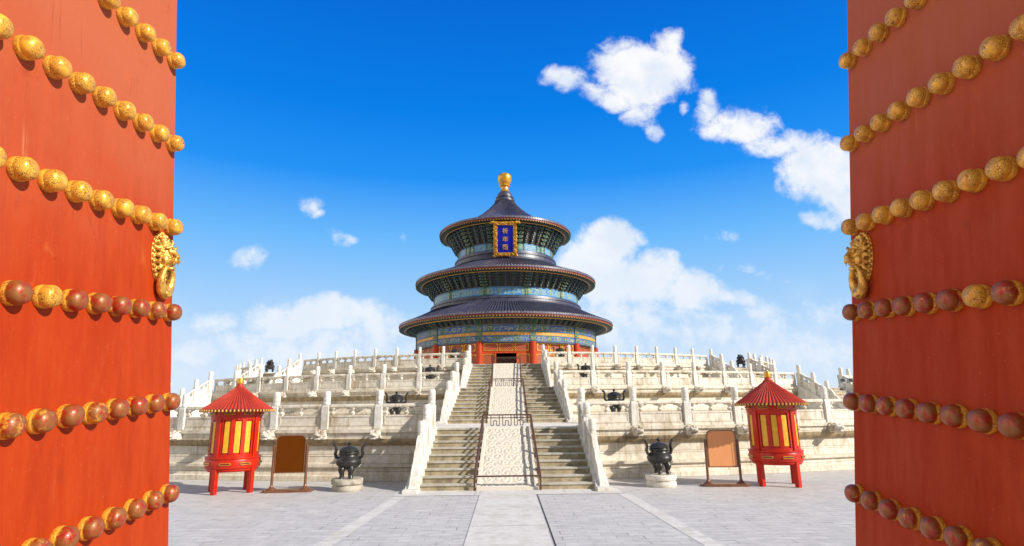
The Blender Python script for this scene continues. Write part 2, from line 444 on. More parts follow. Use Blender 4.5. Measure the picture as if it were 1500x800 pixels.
def mat_studs():
    # crackled gold leaf
    m, t, p = new_mat('stud_gold')
    pos = worldpos(t)
    v = t.n('ShaderNodeTexVoronoi', dict(feature='DISTANCE_TO_EDGE'), Vector=t.vec('ADD', pos, t.vec('MULTIPLY', t.n('ShaderNodeTexNoise', None, Vector=pos, Scale=40.0).outputs['Color'], (0.012, 0.012, 0.012))), Scale=105.0).outputs[0]
    gate = t.ss(t.noise(pos, 16.0, 3.0), 0.36, 0.55)
    crack = t.math('MULTIPLY', t.ss(v, 0.09, 0.02), gate)
    c = t.mix(t.ss(t.noise(pos, 22.0, 5.0), 0.35, 0.7), (0.83, 0.44, 0.035), (0.62, 0.27, 0.02))
    c = t.mix(t.ss(t.noise(pos, 60.0, 4.0, 0.7), 0.55, 0.7, 0, 0.6), c, (0.50, 0.17, 0.03))
    c = t.mix(crack, c, (0.20, 0.07, 0.014))
    bsdf(t, p, c, 0.38, metal=0.2, height=t.math('MULTIPLY', crack, -1.0), bump=0.6, dist=0.004, coat=0.25)
    # worn lacquer: red and brown with gold left near the collar
    m, t, p = new_mat('stud_worn')
    tc = t.n('ShaderNodeTexCoord').outputs['Object']
    info = t.n('ShaderNodeObjectInfo').outputs['Random']
    off = t.n('ShaderNodeCombineXYZ', None, X=t.math('MULTIPLY', info, 9.0), Y=0.0, Z=t.math('MULTIPLY', info, 5.0)).outputs[0]
    q = t.vec('ADD', tc, off)
    y = t.n('ShaderNodeSeparateXYZ', None, Vector=tc).outputs[1]
    n1 = t.noise(q, 26.0, 5.0, 0.6)
    c = t.mix(t.ss(n1, 0.36, 0.56), (0.34, 0.020, 0.008), (0.26, 0.088, 0.016))
    speck = t.noise(q, 130.0, 4.0, 0.7)
    leaf = t.math('ADD', t.ss(y, 0.045, 0.012), t.math('SUBTRACT', t.math('MULTIPLY', info, 0.7), 0.30))
    gl = t.ss(t.math('ADD', leaf, t.math('MULTIPLY', t.math('SUBTRACT', t.noise(q, 34.0, 5.0, 0.7), 0.5), 2.6)), 0.35, 0.8)
    gc = t.mix(t.ss(speck, 0.5, 0.62), (0.72, 0.36, 0.03), (0.30, 0.11, 0.016))
    c = t.mix(gl, c, gc)
    bsdf(t, p, c, t.ss(n1, 0.35, 0.65, 0.28, 0.5), metal=0.2, height=t.math('ADD', speck, t.math('MULTIPLY', n1, 2.0)), bump=0.3, dist=0.004, coat=0.15)


mat_studs()


# ------------------------------------------------------------------ mesh builder
class MB:
    def __init__(s):
        s.v, s.f, s.m, s.sm, s.uv = [], [], [], [], []

    def add(s, verts, faces, mi=0, smooth=False, uvs=None, X=None):
        o = len(s.v)
        flip = X is not None and X.to_3x3().determinant() < 0
        for p in verts:
            p = Vector(p)
            s.v.append(X @ p if X is not None else p)
        for k, fc in enumerate(faces):
            u = uvs[k] if uvs else None
            fc = [o + i for i in fc]
            if flip:
                fc = fc[::-1]
                u = u[::-1] if u else None
            s.f.append(fc)
            s.m.append(mi[k] if isinstance(mi, list) else mi)
            s.sm.append(smooth)
            s.uv.append(u)
        return s

    def box(s, c, d, mi=0, X=None, taper=1.0, b=0.0):
        x, y, z = d[0] / 2, d[1] / 2, d[2] / 2
        if b <= 0:
            vs = [(c[0] + sx * x * (taper if sz > 0 else 1), c[1] + sy * y * (taper if sz > 0 else 1), c[2] + sz * z)
                  for sz in (-1, 1) for sy in (-1, 1) for sx in (-1, 1)]
            return s.add(vs, [(0, 2, 3, 1), (4, 5, 7, 6), (0, 1, 5, 4), (2, 6, 7, 3), (0, 4, 6, 2), (1, 3, 7, 5)], mi, X=X)
        vs, fs = [], []
        rings = ((-z, -b), (-z + b, 0), (z - b, 0), (z, -b))
        for zz, ins in rings:
            ax, ay = x + ins, y + ins
            vs += [(c[0] - ax + b, c[1] - ay, c[2] + zz), (c[0] + ax - b, c[1] - ay, c[2] + zz), (c[0] + ax, c[1] - ay + b, c[2] + zz), (c[0] + ax, c[1] + ay - b, c[2] + zz),
                   (c[0] + ax - b, c[1] + ay, c[2] + zz), (c[0] - ax + b, c[1] + ay, c[2] + zz), (c[0] - ax, c[1] + ay - b, c[2] + zz), (c[0] - ax, c[1] - ay + b, c[2] + zz)]
        for k in range(3):
            for i in range(8):
                j = (i + 1) % 8
                fs.append((k * 8 + i, k * 8 + j, k * 8 + 8 + j, k * 8 + 8 + i))
        fs.append(tuple(range(7, -1, -1)))
        fs.append(tuple(range(24, 32)))
        return s.add(vs, fs, mi, X=X)

    def lathe(s, prof, n=24, mi=0, X=None, a0=0.0, a1=2 * pi, smooth=True, caps=True, uref=None):
        """profile of (r, z) from bottom to top; mi may be a list, one per profile segment"""
        full = abs(a1 - a0 - 2 * pi) < 1e-6
        na = n if full else n + 1
        vs, fs, ms, uvs = [], [], [], []
        L = [0.0]
        for i in range(1, len(prof)):
            L.append(L[-1] + math.hypot(prof[i][0] - prof[i - 1][0], prof[i][1] - prof[i - 1][1]))
        rr = uref or max(p[0] for p in prof)
        for r, z in prof:
            for k in range(na):
                a = a0 + (a1 - a0) * k / n
                vs.append((r * cos(a), r * sin(a), z))
        for i in range(len(prof) - 1):
            for k in range(n):
                k2 = (k + 1) % na if full else k + 1
                fs.append((i * na + k, i * na + k2, (i + 1) * na + k2, (i + 1) * na + k))
                ms.append(mi[i] if isinstance(mi, list) else mi)
                u0, u1 = (a1 - a0) * k / n * rr, (a1 - a0) * (k + 1) / n * rr
                uvs.append([(u0, L[i]), (u1, L[i]), (u1, L[i + 1]), (u0, L[i + 1])])
        if caps and full:
            m0 = mi[0] if isinstance(mi, list) else mi
            m1 = mi[-1] if isinstance(mi, list) else mi
            if prof[0][0] > 1e-4:
                fs.append(tuple(range(na - 1, -1, -1))); ms.append(m0); uvs.append(None)
            if prof[-1][0] > 1e-4:
                o = (len(prof) - 1) * na
                fs.append(tuple(range(o, o + na))); ms.append(m1); uvs.append(None)
        return s.add(vs, fs, ms, smooth, uvs, X)

    def tube(s, pts, rad, n=10, mi=0, X=None, smooth=True, flat=None):
        """tube through pts; rad a number or a list; flat=(sx, sy) squashes the section"""
        pts = [Vector(p) for p in pts]
        rads = rad if isinstance(rad, (list, tuple)) else [rad] * len(pts)
        vs, fs = [], []
        up = None
        for i, p in enumerate(pts):
            d = (pts[min(i + 1, len(pts) - 1)] - pts[max(i - 1, 0)]).normalized()
            if up is None:
                up = Vector((0, 0, 1)) if abs(d.z) < 0.9 else Vector((0, 1, 0))
            a = up.cross(d)
            if a.length < 1e-5:
                a = Vector((1, 0, 0))
            a.normalize()
            b = d.cross(a).normalized()
            up = b
            for k in range(n):
                t = 2 * pi * (k + 0.5) / n
                fx, fy = flat or (1, 1)
                vs.append(p + a * cos(t) * rads[i] * fx + b * sin(t) * rads[i] * fy)
        for i in range(len(pts) - 1):
            for k in range(n):
                k2 = (k + 1) % n
                fs.append((i * n + k, i * n + k2, (i + 1) * n + k2, (i + 1) * n + k))
        fs.append(tuple(range(n - 1, -1, -1)))
        o = (len(pts) - 1) * n
        fs.append(tuple(range(o, o + n)))
        return s.add(vs, fs, mi, smooth, X=X)

    def bar(s, a, b, w, mi=0, X=None):
        return s.tube([a, b], w * 0.7071, 4, mi, X, smooth=False)

    def ball(s, c, r, mi=0, X=None, n=10, sq=(1, 1, 1)):
        vs, fs = [], []
        m = max(4, n // 2)
        for i in range(m + 1):
            t = pi * i / m
            for k in range(n):
                a = 2 * pi * k / n
                vs.append((c[0] + r * sq[0] * sin(t) * cos(a), c[1] + r * sq[1] * sin(t) * sin(a), c[2] - r * sq[2] * cos(t)))
        for i in range(m):
            for k in range(n):
                k2 = (k + 1) % n
                fs.append((i * n + k, i * n + k2, (i + 1) * n + k2, (i + 1) * n + k))
        return s.add(vs, fs, mi, True, X=X)

    def extr(s, poly, w0, w1, mi=0, X=None, smooth=False, fx=None):
        """polygon in the (y, z) plane, extruded along x from w0 to w1; fx(y) shifts x"""
        n = len(poly)
        f = fx or (lambda y: 0.0)
        vs = [(w0 + f(y), y, z) for y, z in poly] + [(w1 + f(y), y, z) for y, z in poly]
        fs = [tuple(range(n)), tuple(range(2 * n - 1, n - 1, -1))]
        for i in range(n):
            j = (i + 1) % n
            fs.append((i, i + n, j + n, j))
        return s.add(vs, fs, mi, smooth, X=X)

    def mesh(s, name, mats, sharp=35, weld=0.0, recalc=False):
        me = bpy.data.meshes.new(name)
        me.from_pydata([tuple(p) for p in s.v], [], s.f)
        for m in (mats if isinstance(mats, (list, tuple)) else [mats]):
            me.materials.append(MATS[m])
        me.polygons.foreach_set('material_index', s.m)
        me.polygons.foreach_set('use_smooth', s.sm)
        if any(u is not None for u in s.uv):
            lay = me.uv_layers.new(name='UVMap')
            for pl, u in zip(me.polygons, s.uv):
                if u:
                    for li, c in zip(pl.loop_indices, u):
                        lay.data[li].uv = c
        me.validate()
        if recalc or weld:
            bm = bmesh.new()
            bm.from_mesh(me)
            if weld:
                bmesh.ops.remove_doubles(bm, verts=bm.verts, dist=weld)
            bmesh.ops.recalc_face_normals(bm, faces=bm.faces)
            bm.to_mesh(me)
            bm.free()
        if any(s.sm):
            me.set_sharp_from_angle(angle=R(sharp))
        me.update()
        return me


def inst(name, me, parent=None, loc=(0, 0, 0), rz=0.0, X=None):
    o = bpy.data.objects.new(name, me)
    COL.objects.link(o)
    if parent:
        o.parent = parent
    if X is not None:
        o.matrix_local = X
    else:
        o.location = loc
        o.rotation_euler = (0, 0, rz)
    return o


def part(name, mb, mats, parent, loc=(0, 0, 0), rz=0.0, X=None, **kw):
    return inst(name, mb.mesh(name, mats, **kw), parent, loc, rz, X)


def thing(name, label, cat, loc=(0, 0, 0), rz=0.0, group=None, X=None):
    o = bpy.data.objects.new(name, None)
    COL.objects.link(o)
    o.empty_display_size = 0.3
    if X is not None:
        o.matrix_world = X
    else:
        o.location = loc
        o.rotation_euler = (0, 0, rz)
    tag(o, label, cat, group)
    return o


def tag(o, label, cat, group=None):
    o['label'] = label
    o['category'] = cat
    if group:
        o['group'] = group
    return o


def copytree(o, label, loc, rz=None, parent=None):
    """a thing with copies of its parts and sub-parts"""
    c = o.copy()
    COL.objects.link(c)
    if parent:
        c.parent = parent
    else:
        c['label'] = label
        c.location = loc
        if rz is not None:
            c.rotation_euler = (0, 0, rz)
    for ch in [x for x in bpy.data.objects if x.parent == o]:
        copytree(ch, None, None, None, c)
    return c


def struct(o, kind='structure'):
    o['kind'] = kind
    return o


T = Matrix.Translation
RZ = lambda a: Matrix.Rotation(a, 4, 'Z')

# ------------------------------------------------------------------ ground
CY = 66.0                      # the round hall and its terraces share this centre
RAD = (44.7, 34.9, 27.6)       # terrace rims
TOP = (1.76, 3.52, 5.28)


def sheet(name, quad, z, mat):
    mb = MB()
    mb.add([(x, y, z) for x, y in quad], [(0, 1, 2, 3)])
    return struct(part(name, mb, mat, None))


sheet('ground', [(-400, -300), (400, -300), (400, 500), (-400, 500)], 0.0, 'grey_paving')


def path_slabs():
    mb = MB()
    y = -14.0
    rnd = random.Random(3)
    while y < 18.3:
        L = min(rnd.uniform(1.5, 2.6), 18.45 - y)
        h = 0.012 + rnd.uniform(0, 0.003)
        mb.add([(-0.80, y, h), (0.80, y, h), (0.80, y + L - 0.012, h), (-0.80, y + L - 0.012, h)], [(0, 1, 2, 3)])
        y += L
    struct(part('path', mb, 'pale_slab', None))
    for x0, x1, s in ((-3.95, -3.02, -1), (4.15, 3.28, 1)):
        mb = MB()
        y = -8.0
        while y < 17.5:
            L = min(rnd.uniform(1.4, 2.2), 17.6 - y)
            f = lambda yy: x0 + (x1 - x0) * (yy + 0) / 18.6
            ya, yb = y, y + L - 0.012
            mb.add([(f(ya) - 0.17, ya, 0.005), (f(ya) + 0.17, ya, 0.005), (f(yb) + 0.17, yb, 0.005), (f(yb) - 0.17, yb, 0.005)], [(0, 1, 2, 3)])
            y += L
        struct(part('path_border', mb, 'pale_slab', None))
    # drain joint beside the path
    sheet('path_joint', [(0.84, -14), (0.865, -14), (0.865, 17.6), (0.84, 17.6)], 0.006, 'dark_interior')
    mb = MB()
    x = -3.3
    while x < 3.3:
        L = min(rnd.uniform(0.9, 1.5), 3.35 - x)
        if not (x > -1.2 and x < 0.2 and False):
            mb.add([(x, 17.62, 0.009), (x + L - 0.012, 17.62, 0.009), (x + L - 0.012, 18.75, 0.009), (x, 18.75, 0.009)], [(0, 1, 2, 3)])
        x += L
    struct(part('threshold_paving', mb, 'pale_slab', None))


path_slabs()


# ------------------------------------------------------------------ terraces
def spout_mesh():
    mb = MB()
    # neck and dragon head, local -y points outwards
    mb.box((0, -0.10, 0.0), (0.27, 0.34, 0.24), b=0.03)
    mb.box((0, -0.36, 0.03), (0.30, 0.26, 0.25), b=0.04)
    mb.box((0, -0.52, 0.05), (0.22, 0.18, 0.10), b=0.025)
    mb.box((0, -0.49, -0.07), (0.18, 0.16, 0.06), b=0.02)
    mb.ball((0, -0.61, 0.075), 0.07, n=8, sq=(1.3, 0.8, 0.8))
    for s in (-1, 1):
        mb.ball((s * 0.10, -0.42, 0.15), 0.06, n=8)
        mb.ball((s * 0.15, -0.27, 0.08), 0.085, n=8, sq=(0.6, 1.2, 1.1))
        mb.tube([(s * 0.09, -0.28, 0.14), (s * 0.12, -0.14, 0.21), (s * 0.11, -0.02, 0.19)], [0.035, 0.03, 0.012], 6)
    return mb.mesh('water_spout', 'spout_stone')


SPOUT = spout_mesh()


def terrace(k, label, spout_angles):
    Rr, zt = RAD[k], TOP[k]
    zb = zt - 1.76
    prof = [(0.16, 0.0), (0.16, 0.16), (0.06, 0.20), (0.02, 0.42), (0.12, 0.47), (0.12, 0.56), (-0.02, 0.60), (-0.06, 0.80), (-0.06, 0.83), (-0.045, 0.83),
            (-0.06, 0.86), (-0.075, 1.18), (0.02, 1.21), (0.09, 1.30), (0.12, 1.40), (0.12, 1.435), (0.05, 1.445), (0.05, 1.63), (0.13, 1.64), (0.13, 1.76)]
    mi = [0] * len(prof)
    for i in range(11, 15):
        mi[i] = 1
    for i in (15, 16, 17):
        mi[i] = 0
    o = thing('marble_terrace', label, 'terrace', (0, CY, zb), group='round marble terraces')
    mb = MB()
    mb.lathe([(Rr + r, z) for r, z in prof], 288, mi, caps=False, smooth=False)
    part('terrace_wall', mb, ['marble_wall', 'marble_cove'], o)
    mb = MB()
    inner = RAD[k + 1] - 0.3 if k < 2 else 0.0
    if k < 2:
        mb.lathe([(Rr + 0.13, 1.76), (inner, 1.76)], 288, 0, caps=False, smooth=False)
    else:
        mb.lathe([(Rr + 0.13, 1.76), (0.0, 1.76)], 288, 0, caps=False, smooth=False)
    part('terrace_floor', mb, 'terrace_paving', o)
    for a in spout_angles:
        inst('water_spout', SPOUT, o, ((Rr + 0.03) * sin(a), -(Rr + 0.03) * cos(a), 1.52), a)
    return o


# post angles: (first beside the main stairs, count, step), then beyond the flanking stairs
A0 = [math.asin(2.62 / RAD[0]), math.asin(2.65 / RAD[1]), math.asin(2.55 / RAD[2])]
FLANK = [None, R(35.0), R(38.0)]
HALFW = 2.62


def stretches(k):
    if k == 0:
        return [(A0[0], 0.0447, 10)]
    fi = FLANK[k] - math.asin(HALFW / RAD[k])
    fo = FLANK[k] + math.asin(HALFW / RAD[k])
    st = (fi - A0[k]) / 8
    return [(A0[k], st, 8), (fo, st, 5 if k == 1 else 11)]


def spout_list(k):
    out = []
    for a, st, n in stretches(k):
        for i in range(n + 1):
            out += [a + i * st, -(a + i * st)]
    if k > 0:
        out = [a for a in out if abs(a) < 1.35]
    return [a for a in out if abs(a) > A0[k] + 0.01]


terrace(0, 'lowest and widest tier of the round white marble terrace, standing on the paving', spout_list(0))
terrace(1, 'middle tier of the round marble terrace, between the lowest tier and the top one', spout_list(1))
terrace(2, 'topmost tier of the round marble terrace, carrying the blue roofed hall', spout_list(2))


# ------------------------------------------------------------------ balustrades
def post_mesh(w=0.27, h=1.33):
    mb = MB()
    hs = h * 0.60
    mb.box((0, 0, hs / 2), (w, w, hs), b=0.018)
    mb.box((0, 0, hs + 0.025), (w * 0.8, w * 0.8, 0.06))
    r = w * 0.46
    mb.lathe([(r * 0.86, hs + 0.04), (r, hs + 0.08), (r, hs + 0.12), (r * 0.9, hs + 0.15), (r * 0.98, hs + 0.17), (r * 1.02, hs + 0.28), (r * 0.95, hs + 0.31), (r, hs + 0.34),
              (r * 0.97, h - 0.05), (r * 0.8, h - 0.012), (r * 0.35, h), (0, h)], 14)
    return mb.mesh('post', 'marble_clean')


def panel_mesh(L, slope=0.0, h=0.86, name='panel', mat='marble'):
    """balustrade panel from x=0 to x=L, sheared by slope"""
    mb = MB()
    S = Matrix.Identity(4)
    S[2][0] = slope
    S = S if slope else None
    k = h / 0.86
    mb.box((L / 2, 0, 0.05), (L, 0.20, 0.10), X=S)
    mb.box((L / 2, 0, 0.10 + 0.19 * k), (L, 0.115, 0.38 * k), X=S)
    for sy in (-1, 1):
        y = sy * 0.066
        mb.box((L / 2, y, 0.145), (L * 0.94, 0.02, 0.05), X=S)
        mb.box((L / 2, y, 0.10 + 0.345 * k), (L * 0.94, 0.02, 0.05), X=S)
        for e in (0.06, 0.94):
            mb.box((L * e, y, 0.10 + 0.19 * k), (0.05, 0.02, 0.26 * k), X=S)
    z1, z2 = 0.10 + 0.38 * k, 0.86 * k - 0.13
    # end stubs, curled brackets, the vase in the middle and the half vases at the ends
    for e, wdt in ((0.0, 0.12), (1.0, 0.12)):
        mb.box((L * (0.035 if e == 0 else 0.965), 0, (z1 + z2) / 2), (L * 0.07, 0.10, z2 - z1), X=S)
    dz = z2 - z1
    vase = [(0.045, z1 - 0.005), (0.085, z1 + dz * 0.18), (0.095, z1 + dz * 0.34), (0.05, z1 + dz * 0.52), (0.06, z1 + dz * 0.66), (0.12, z1 + dz * 0.86), (0.13, z2 + 0.005)]
    for cx in (L * 0.07, L * 0.5, L * 0.93):
        mb.lathe(vase, 10, X=(S @ T((cx, 0, 0)) if S else T((cx, 0, 0))))
    for cx in (L * 0.5, L * 0.07, L * 0.93):
        for sgn in (-1, 1):
            if 0.1 * L < cx + sgn * 0.14 < 0.9 * L:
                mb.ball((cx + sgn * 0.15, 0, z2), 0.075, X=S, n=8, sq=(1.3, 0.7, 0.75))
    mb.box((L / 2, 0, 0.86 * k - 0.065), (L, 0.185, 0.13), X=S, b=0.03)
    return mb.mesh(name, mat)


POST = [post_mesh(0.28, 1.36), post_mesh(0.265, 1.33), post_mesh(0.235, 1.26)]
WHERE = ['lowest', 'middle', 'top']
for k in range(3):
    Rb = RAD[k] - 0.06
    for j, (a0, st, n) in enumerate(stretches(k)):
        chord = 2 * Rb * sin(st / 2)
        pm = panel_mesh(chord - 0.26, h=(0.88, 0.86, 0.80)[k])
        for side in (-1, 1):
            lr = 'left' if side < 0 else 'right'
            place = f'{lr} of the main stairs' if j == 0 else f'beyond the {lr} side staircase'
            P = lambda a: Vector((Rb * sin(a), CY - Rb * cos(a), TOP[k]))
            base = P(side * (a0 + st))
            o = thing('balustrade', f'marble balustrade of posts and pierced panels, {WHERE[k]} terrace, {place}', 'balustrade', base, group='terrace balustrades')
            for i in range(n + 1):
                a = side * (a0 + i * st)
                if not (i == 0):
                    if not (j == 0 and k > 0 and i == n):
                        inst('post', POST[k], o, P(a) - base, a)
                if i < n:
                    q0, q1 = P(a), P(a + side * st)
                    if side < 0:
                        q0, q1 = q1, q0
                    d = (q1 - q0)
                    inst('panel', pm, o, q0 + d.normalized() * 0.13 - base, math.atan2(d.y, d.x))


# ------------------------------------------------------------------ stairs
def flight(name_words, X, hwb, hwt, slab, run_end, carved):
    """nine risers; local origin at the foot, +y up the stairs; run_end = y of the top edge"""
    N, H = 9, 1.76
    rise = H / N
    t = run_end / (N - 1)
    hw = lambda y: hwb + (hwt - hwb) * min(1, max(0, y / run_end))
    o = thing('staircase', f'{name_words} flight of worn stone steps' + (' split by a carved marble slab' if carved else ''), 'staircase', group='stone stair flights', X=X)
    sides = (-1, 1) if carved else (0,)
    for s in sides:
        for i in range(N):
            mb = MB()
            y0, y1 = i * t, (i + 1) * t if i < N - 1 else i * t + 0.12
            z0, z1 = i * rise, (i + 1) * rise
            def quadbox(ya, yb, za, zb, mi):
                def xs(y):
                    if s == 0:
                        return -hw(y), hw(y)
                    a, b = slab(y) , hw(y)
                    return (a, b) if s > 0 else (-b, -a)
                a0, b0 = xs(ya)
                a1, b1 = xs(yb)
                mb.add([(a0, ya, za), (b0, ya, za), (b1, yb, za), (a1, yb, za), (a0, ya, zb), (b0, ya, zb), (b1, yb, zb), (a1, yb, zb)],
                       [(0, 3, 2, 1), (4, 5, 6, 7), (0, 1, 5, 4), (1, 2, 6, 5), (2, 3, 7, 6), (3, 0, 4, 7)], mi)
            zoff = 0.0 if i < N - 1 else 0.004
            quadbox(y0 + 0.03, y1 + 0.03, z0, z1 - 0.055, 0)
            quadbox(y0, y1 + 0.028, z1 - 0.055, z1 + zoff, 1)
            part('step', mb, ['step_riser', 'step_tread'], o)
    # sloping side ramps
    sl = H / run_end
    for s in (-1, 1):
        mb = MB()
        poly = [(-0.42, 0), (run_end + 0.25, 0), (run_end + 0.25, H + 0.05), (run_end, H + 0.05), (-0.22, 0.10), (-0.42, 0.10)]
        if s > 0:
            mb.extr(poly, 0.0, 0.40, fx=lambda y: hw(y) + 0.002)
        else:
            mb.extr(poly, -0.40, 0.0, fx=lambda y: -hw(y) - 0.002)
        part('side_ramp', mb, 'marble_clean', o, recalc=True)
    if carved:
        # slab with carved relief: real displacement over a fine grid
        mb = MB()
        nx, ny = 70, 150
        L = math.hypot(run_end, H)
        rnd = random.Random(len(name_words))
        from mathutils import noise as mn
        seeds = [(u * 0.30 + rnd.uniform(-.09, .09), v * 0.30 + rnd.uniform(-.09, .09), rnd.choice((-1, 1)), rnd.uniform(0, 6.28)) for u in range(-5, 6) for v in range(-2, 16)]
        vs, fs = [], []
        for j in range(ny + 1):
            y = -0.02 + (run_end + 0.02) * j / ny
            for i in range(nx + 1):
                u = -1 + 2 * i / nx
                x = u * (slab(y) - 0.004)
                z = 0.06 + (H - 0.05) * max(0, y) / run_end
                inside = abs(u) < 0.86 and 0.03 < j / ny < 0.97
                band = abs((j / ny * 3) % 1 - 0.5) > 0.46
                if inside and not band:
                    sx_, sy_, hand, ph = min(seeds, key=lambda q: (q[0] - x) ** 2 + (q[1] - y) ** 2)
                    dd = math.hypot(x - sx_, y - sy_)
                    th = math.atan2(y - sy_, x - sx_)
                    z += 0.028 * (0.5 + 0.5 * sin(th * hand + dd * 46 + ph)) * max(0.2, 1 - dd * 2.2) + 0.016 * mn.noise(Vector((x * 4, y * 4, 2)))
                else:
                    z += 0.03
                vs.append((x, y, z))
        for j in range(ny):
            for i in range(nx):
                a = j * (nx + 1) + i
                fs.append((a, a + 1, a + nx + 2, a + nx + 1))
        # skirts to the ground
        o1 = len(vs)
        for i in range(nx + 1):
            vs.append((vs[i][0], vs[i][1], 0.0))
        for i in range(nx):
            fs.append((o1 + i, o1 + i + 1, i + 1, i))
        mb.add(vs, fs, 0, True)
        part('carved_slab', mb, 'carved_marble', o, sharp=50)
    return o


def stair_rail(label, X, s, hwb, hwt, run_end, top_h):
    """balustrade of one side of a flight: drum stone, two posts on the ramp, a newel at the top, sheared panels"""
    H = 1.76
    sl = H / run_end
    xx = lambda y: s * (hwb + (hwt - hwb) * min(1, max(0, y / run_end)) + 0.20)
    o = thing('stair_balustrade', label, 'balustrade', group='stair balustrades', X=X @ T((xx(0), 0, 0)))
    zr = lambda y: 0.05 + sl * y + 0.05
    loc = lambda y, dz=0.0: Vector((xx(y) - xx(0), y, zr(y) + dz))
    ys = [run_end * 0.40, run_end * 0.70, run_end + 0.06]
    for i, y in enumerate(ys):
        p = loc(y, -0.10)
        if i == 2:
            p.z = H
        inst('post', POST[0] if i < 2 else top_h, o, p)
    for i in range(2):
        a, b = ys[i], ys[i + 1]
        pa, pb = loc(a), loc(b)
        d = Vector((pb.x - pa.x, pb.y - pa.y, 0))
        L = d.length
        ang = math.atan2(d.y, d.x)
        me = panel_mesh(L - 0.24, slope=sl, h=0.80, mat='marble_clean')
        p = pa + d / L * 0.12
        p.z = zr(a) - 0.02 + sl * 0.12
        inst('panel', me, o, p, ang)
    # drum stone: a scalloped wedge running down to a curl at the foot
    mb = MB()
    y1 = ys[0] - 0.12
    prof = [(y1, 0.88), (y1 - .14, 0.87), (y1 - .24, 0.79), (y1 - .29, 0.70), (y1 - .42, 0.70), (y1 - .52, 0.61), (y1 - .57, 0.51), (y1 - .70, 0.50), (y1 - .80, 0.41), (y1 - .85, 0.31),
            (y1 - .97, 0.30), (y1 - 1.09, 0.22), (y1 - 1.15, 0.13)]
    poly = [(y, zr(y) + h) for y, h in prof]
    yl = prof[-1][0]
    poly += [(yl - 0.02, max(0.12, zr(yl))), (y1, zr(y1) - 0.03)]
    mb.extr(poly, -0.085, 0.085, fx=lambda y: xx(y) - xx(0))
    mb.tube([(-0.10 + xx(yl + .1) - xx(0), yl + 0.09, zr(yl) + 0.13), (0.10 + xx(yl + .1) - xx(0), yl + 0.09, zr(yl) + 0.13)], 0.13, 14)
    for yy, hh, r in ((y1 - .30, 0.40, .17), (y1 - .64, 0.26, .14)):
        mb.tube([(-0.10 + xx(yy) - xx(0), yy, zr(yy) + hh), (0.10 + xx(yy) - xx(0), yy, zr(yy) + hh)], r, 14)
    part('drum_stone', mb, 'marble_clean', o, recalc=True)
    mb = MB()
    mb.box((0, -0.36, 0.055), (0.46, 0.5, 0.11), b=0.015)
    part('base_stone', mb, 'marble_clean', o)
    return o


def guard_rail(label, X, slab, run_end, bottom_bar):
    H = 1.76
    sl = H / run_end
    o = thing('guard_rail', label, 'railing', group='brown guard rails round the carved slab', X=X)
    h = 0.44
    xs = lambda y: slab(y) + 0.05
    zr = lambda y: min(max(0, y), run_end) * sl + 0.07
    y0, y1 = -0.10, run_end + 0.10
    for s in (-1, 1):
        for hh, nm in ((h, 'top_rail'), (h * 0.55, 'mid_rail')):
            mb = MB()
            mb.bar((s * xs(y0), y0, hh if bottom_bar else 0.06 + hh), (s * xs(y1), y1, H + hh), 0.045)
            part(nm, mb, 'rail_steel', o)
        for i in range(5):
            y = y0 + (y1 - y0) * i / 4
            f = (y - y0) / (y1 - y0)
            mb = MB()
            zt = (H + h) * f + h * (1 - f)
            mb.bar((s * xs(y), y, max(0.0, zr(y) - 0.10)), (s * xs(y), y, zt), 0.05)
            part('rail_post', mb, 'rail_steel', o)
    mb = MB()
    mb.bar((-xs(y1), y1, H + h), (xs(y1), y1, H + h), 0.045)
    part('cross_rail', mb, 'rail_steel', o)
    if bottom_bar:
        mb = MB()
        mb.bar((-xs(y0), y0, h - 0.02), (xs(y0), y0, h - 0.02), 0.045)
        part('cross_rail', mb, 'rail_steel', o)
    # fretwork hanging under the upper cross rail
    mb = MB()
    zt = H + h
    xw = xs(y1)
    mb.bar((-xw, y1, zt - 0.10), (xw, y1, zt - 0.10), 0.03)
    for c in (-0.42, 0, 0.42):
        w, zz = 0.15, zt - 0.12
        for sx in (-1, 1):
            mb.bar((c + sx * w, y1, zz + 0.11), (c + sx * w, y1, zz - 0.24), 0.026)
            mb.bar((c + sx * w, y1, zz - 0.24), (c + sx * w * 0.35, y1, zz - 0.24), 0.026)
            mb.bar((c + sx * w * 0.35, y1, zz - 0.24), (c + sx * w * 0.35, y1, zz - 0.08), 0.026)
        mb.bar((c - w * 0.35, y1, zz - 0.08), (c + w * 0.35, y1, zz - 0.08), 0.026)
    part('fret_panel', mb, 'rail_steel', o)
    return o


FL = [(18.63, 0.0, 2.67, 2.47, (0.95, 0.80)), (28.45, 1.76, 2.86, 2.42, (0.92, 0.82)), (35.8, 3.52, 2.50, 2.22, (0.86, 0.84))]
for k, (y0, z0, hb, ht, sb) in enumerate(FL):
    run_end = CY - RAD[k] - 0.14 - y0
    slab = (lambda a, b, r: (lambda y: a + (b - a) * min(1, max(0, y / r))))(sb[0], sb[1], run_end)
    X = T((0, y0, z0))
    w = ['lowest central', 'middle central', 'uppermost central'][k]
    flight(w, X, hb, ht, slab, run_end, True)
    for s in (-1, 1):
        lr = 'left' if s < 0 else 'right'
        stair_rail(f'marble balustrade with drum stone, {lr} side of the {w} stair flight', X, s, hb, ht, run_end, POST[k])
    guard_rail(f'brown steel guard rail round the carved slab of the {w} stair flight', X, slab, run_end, k == 0)

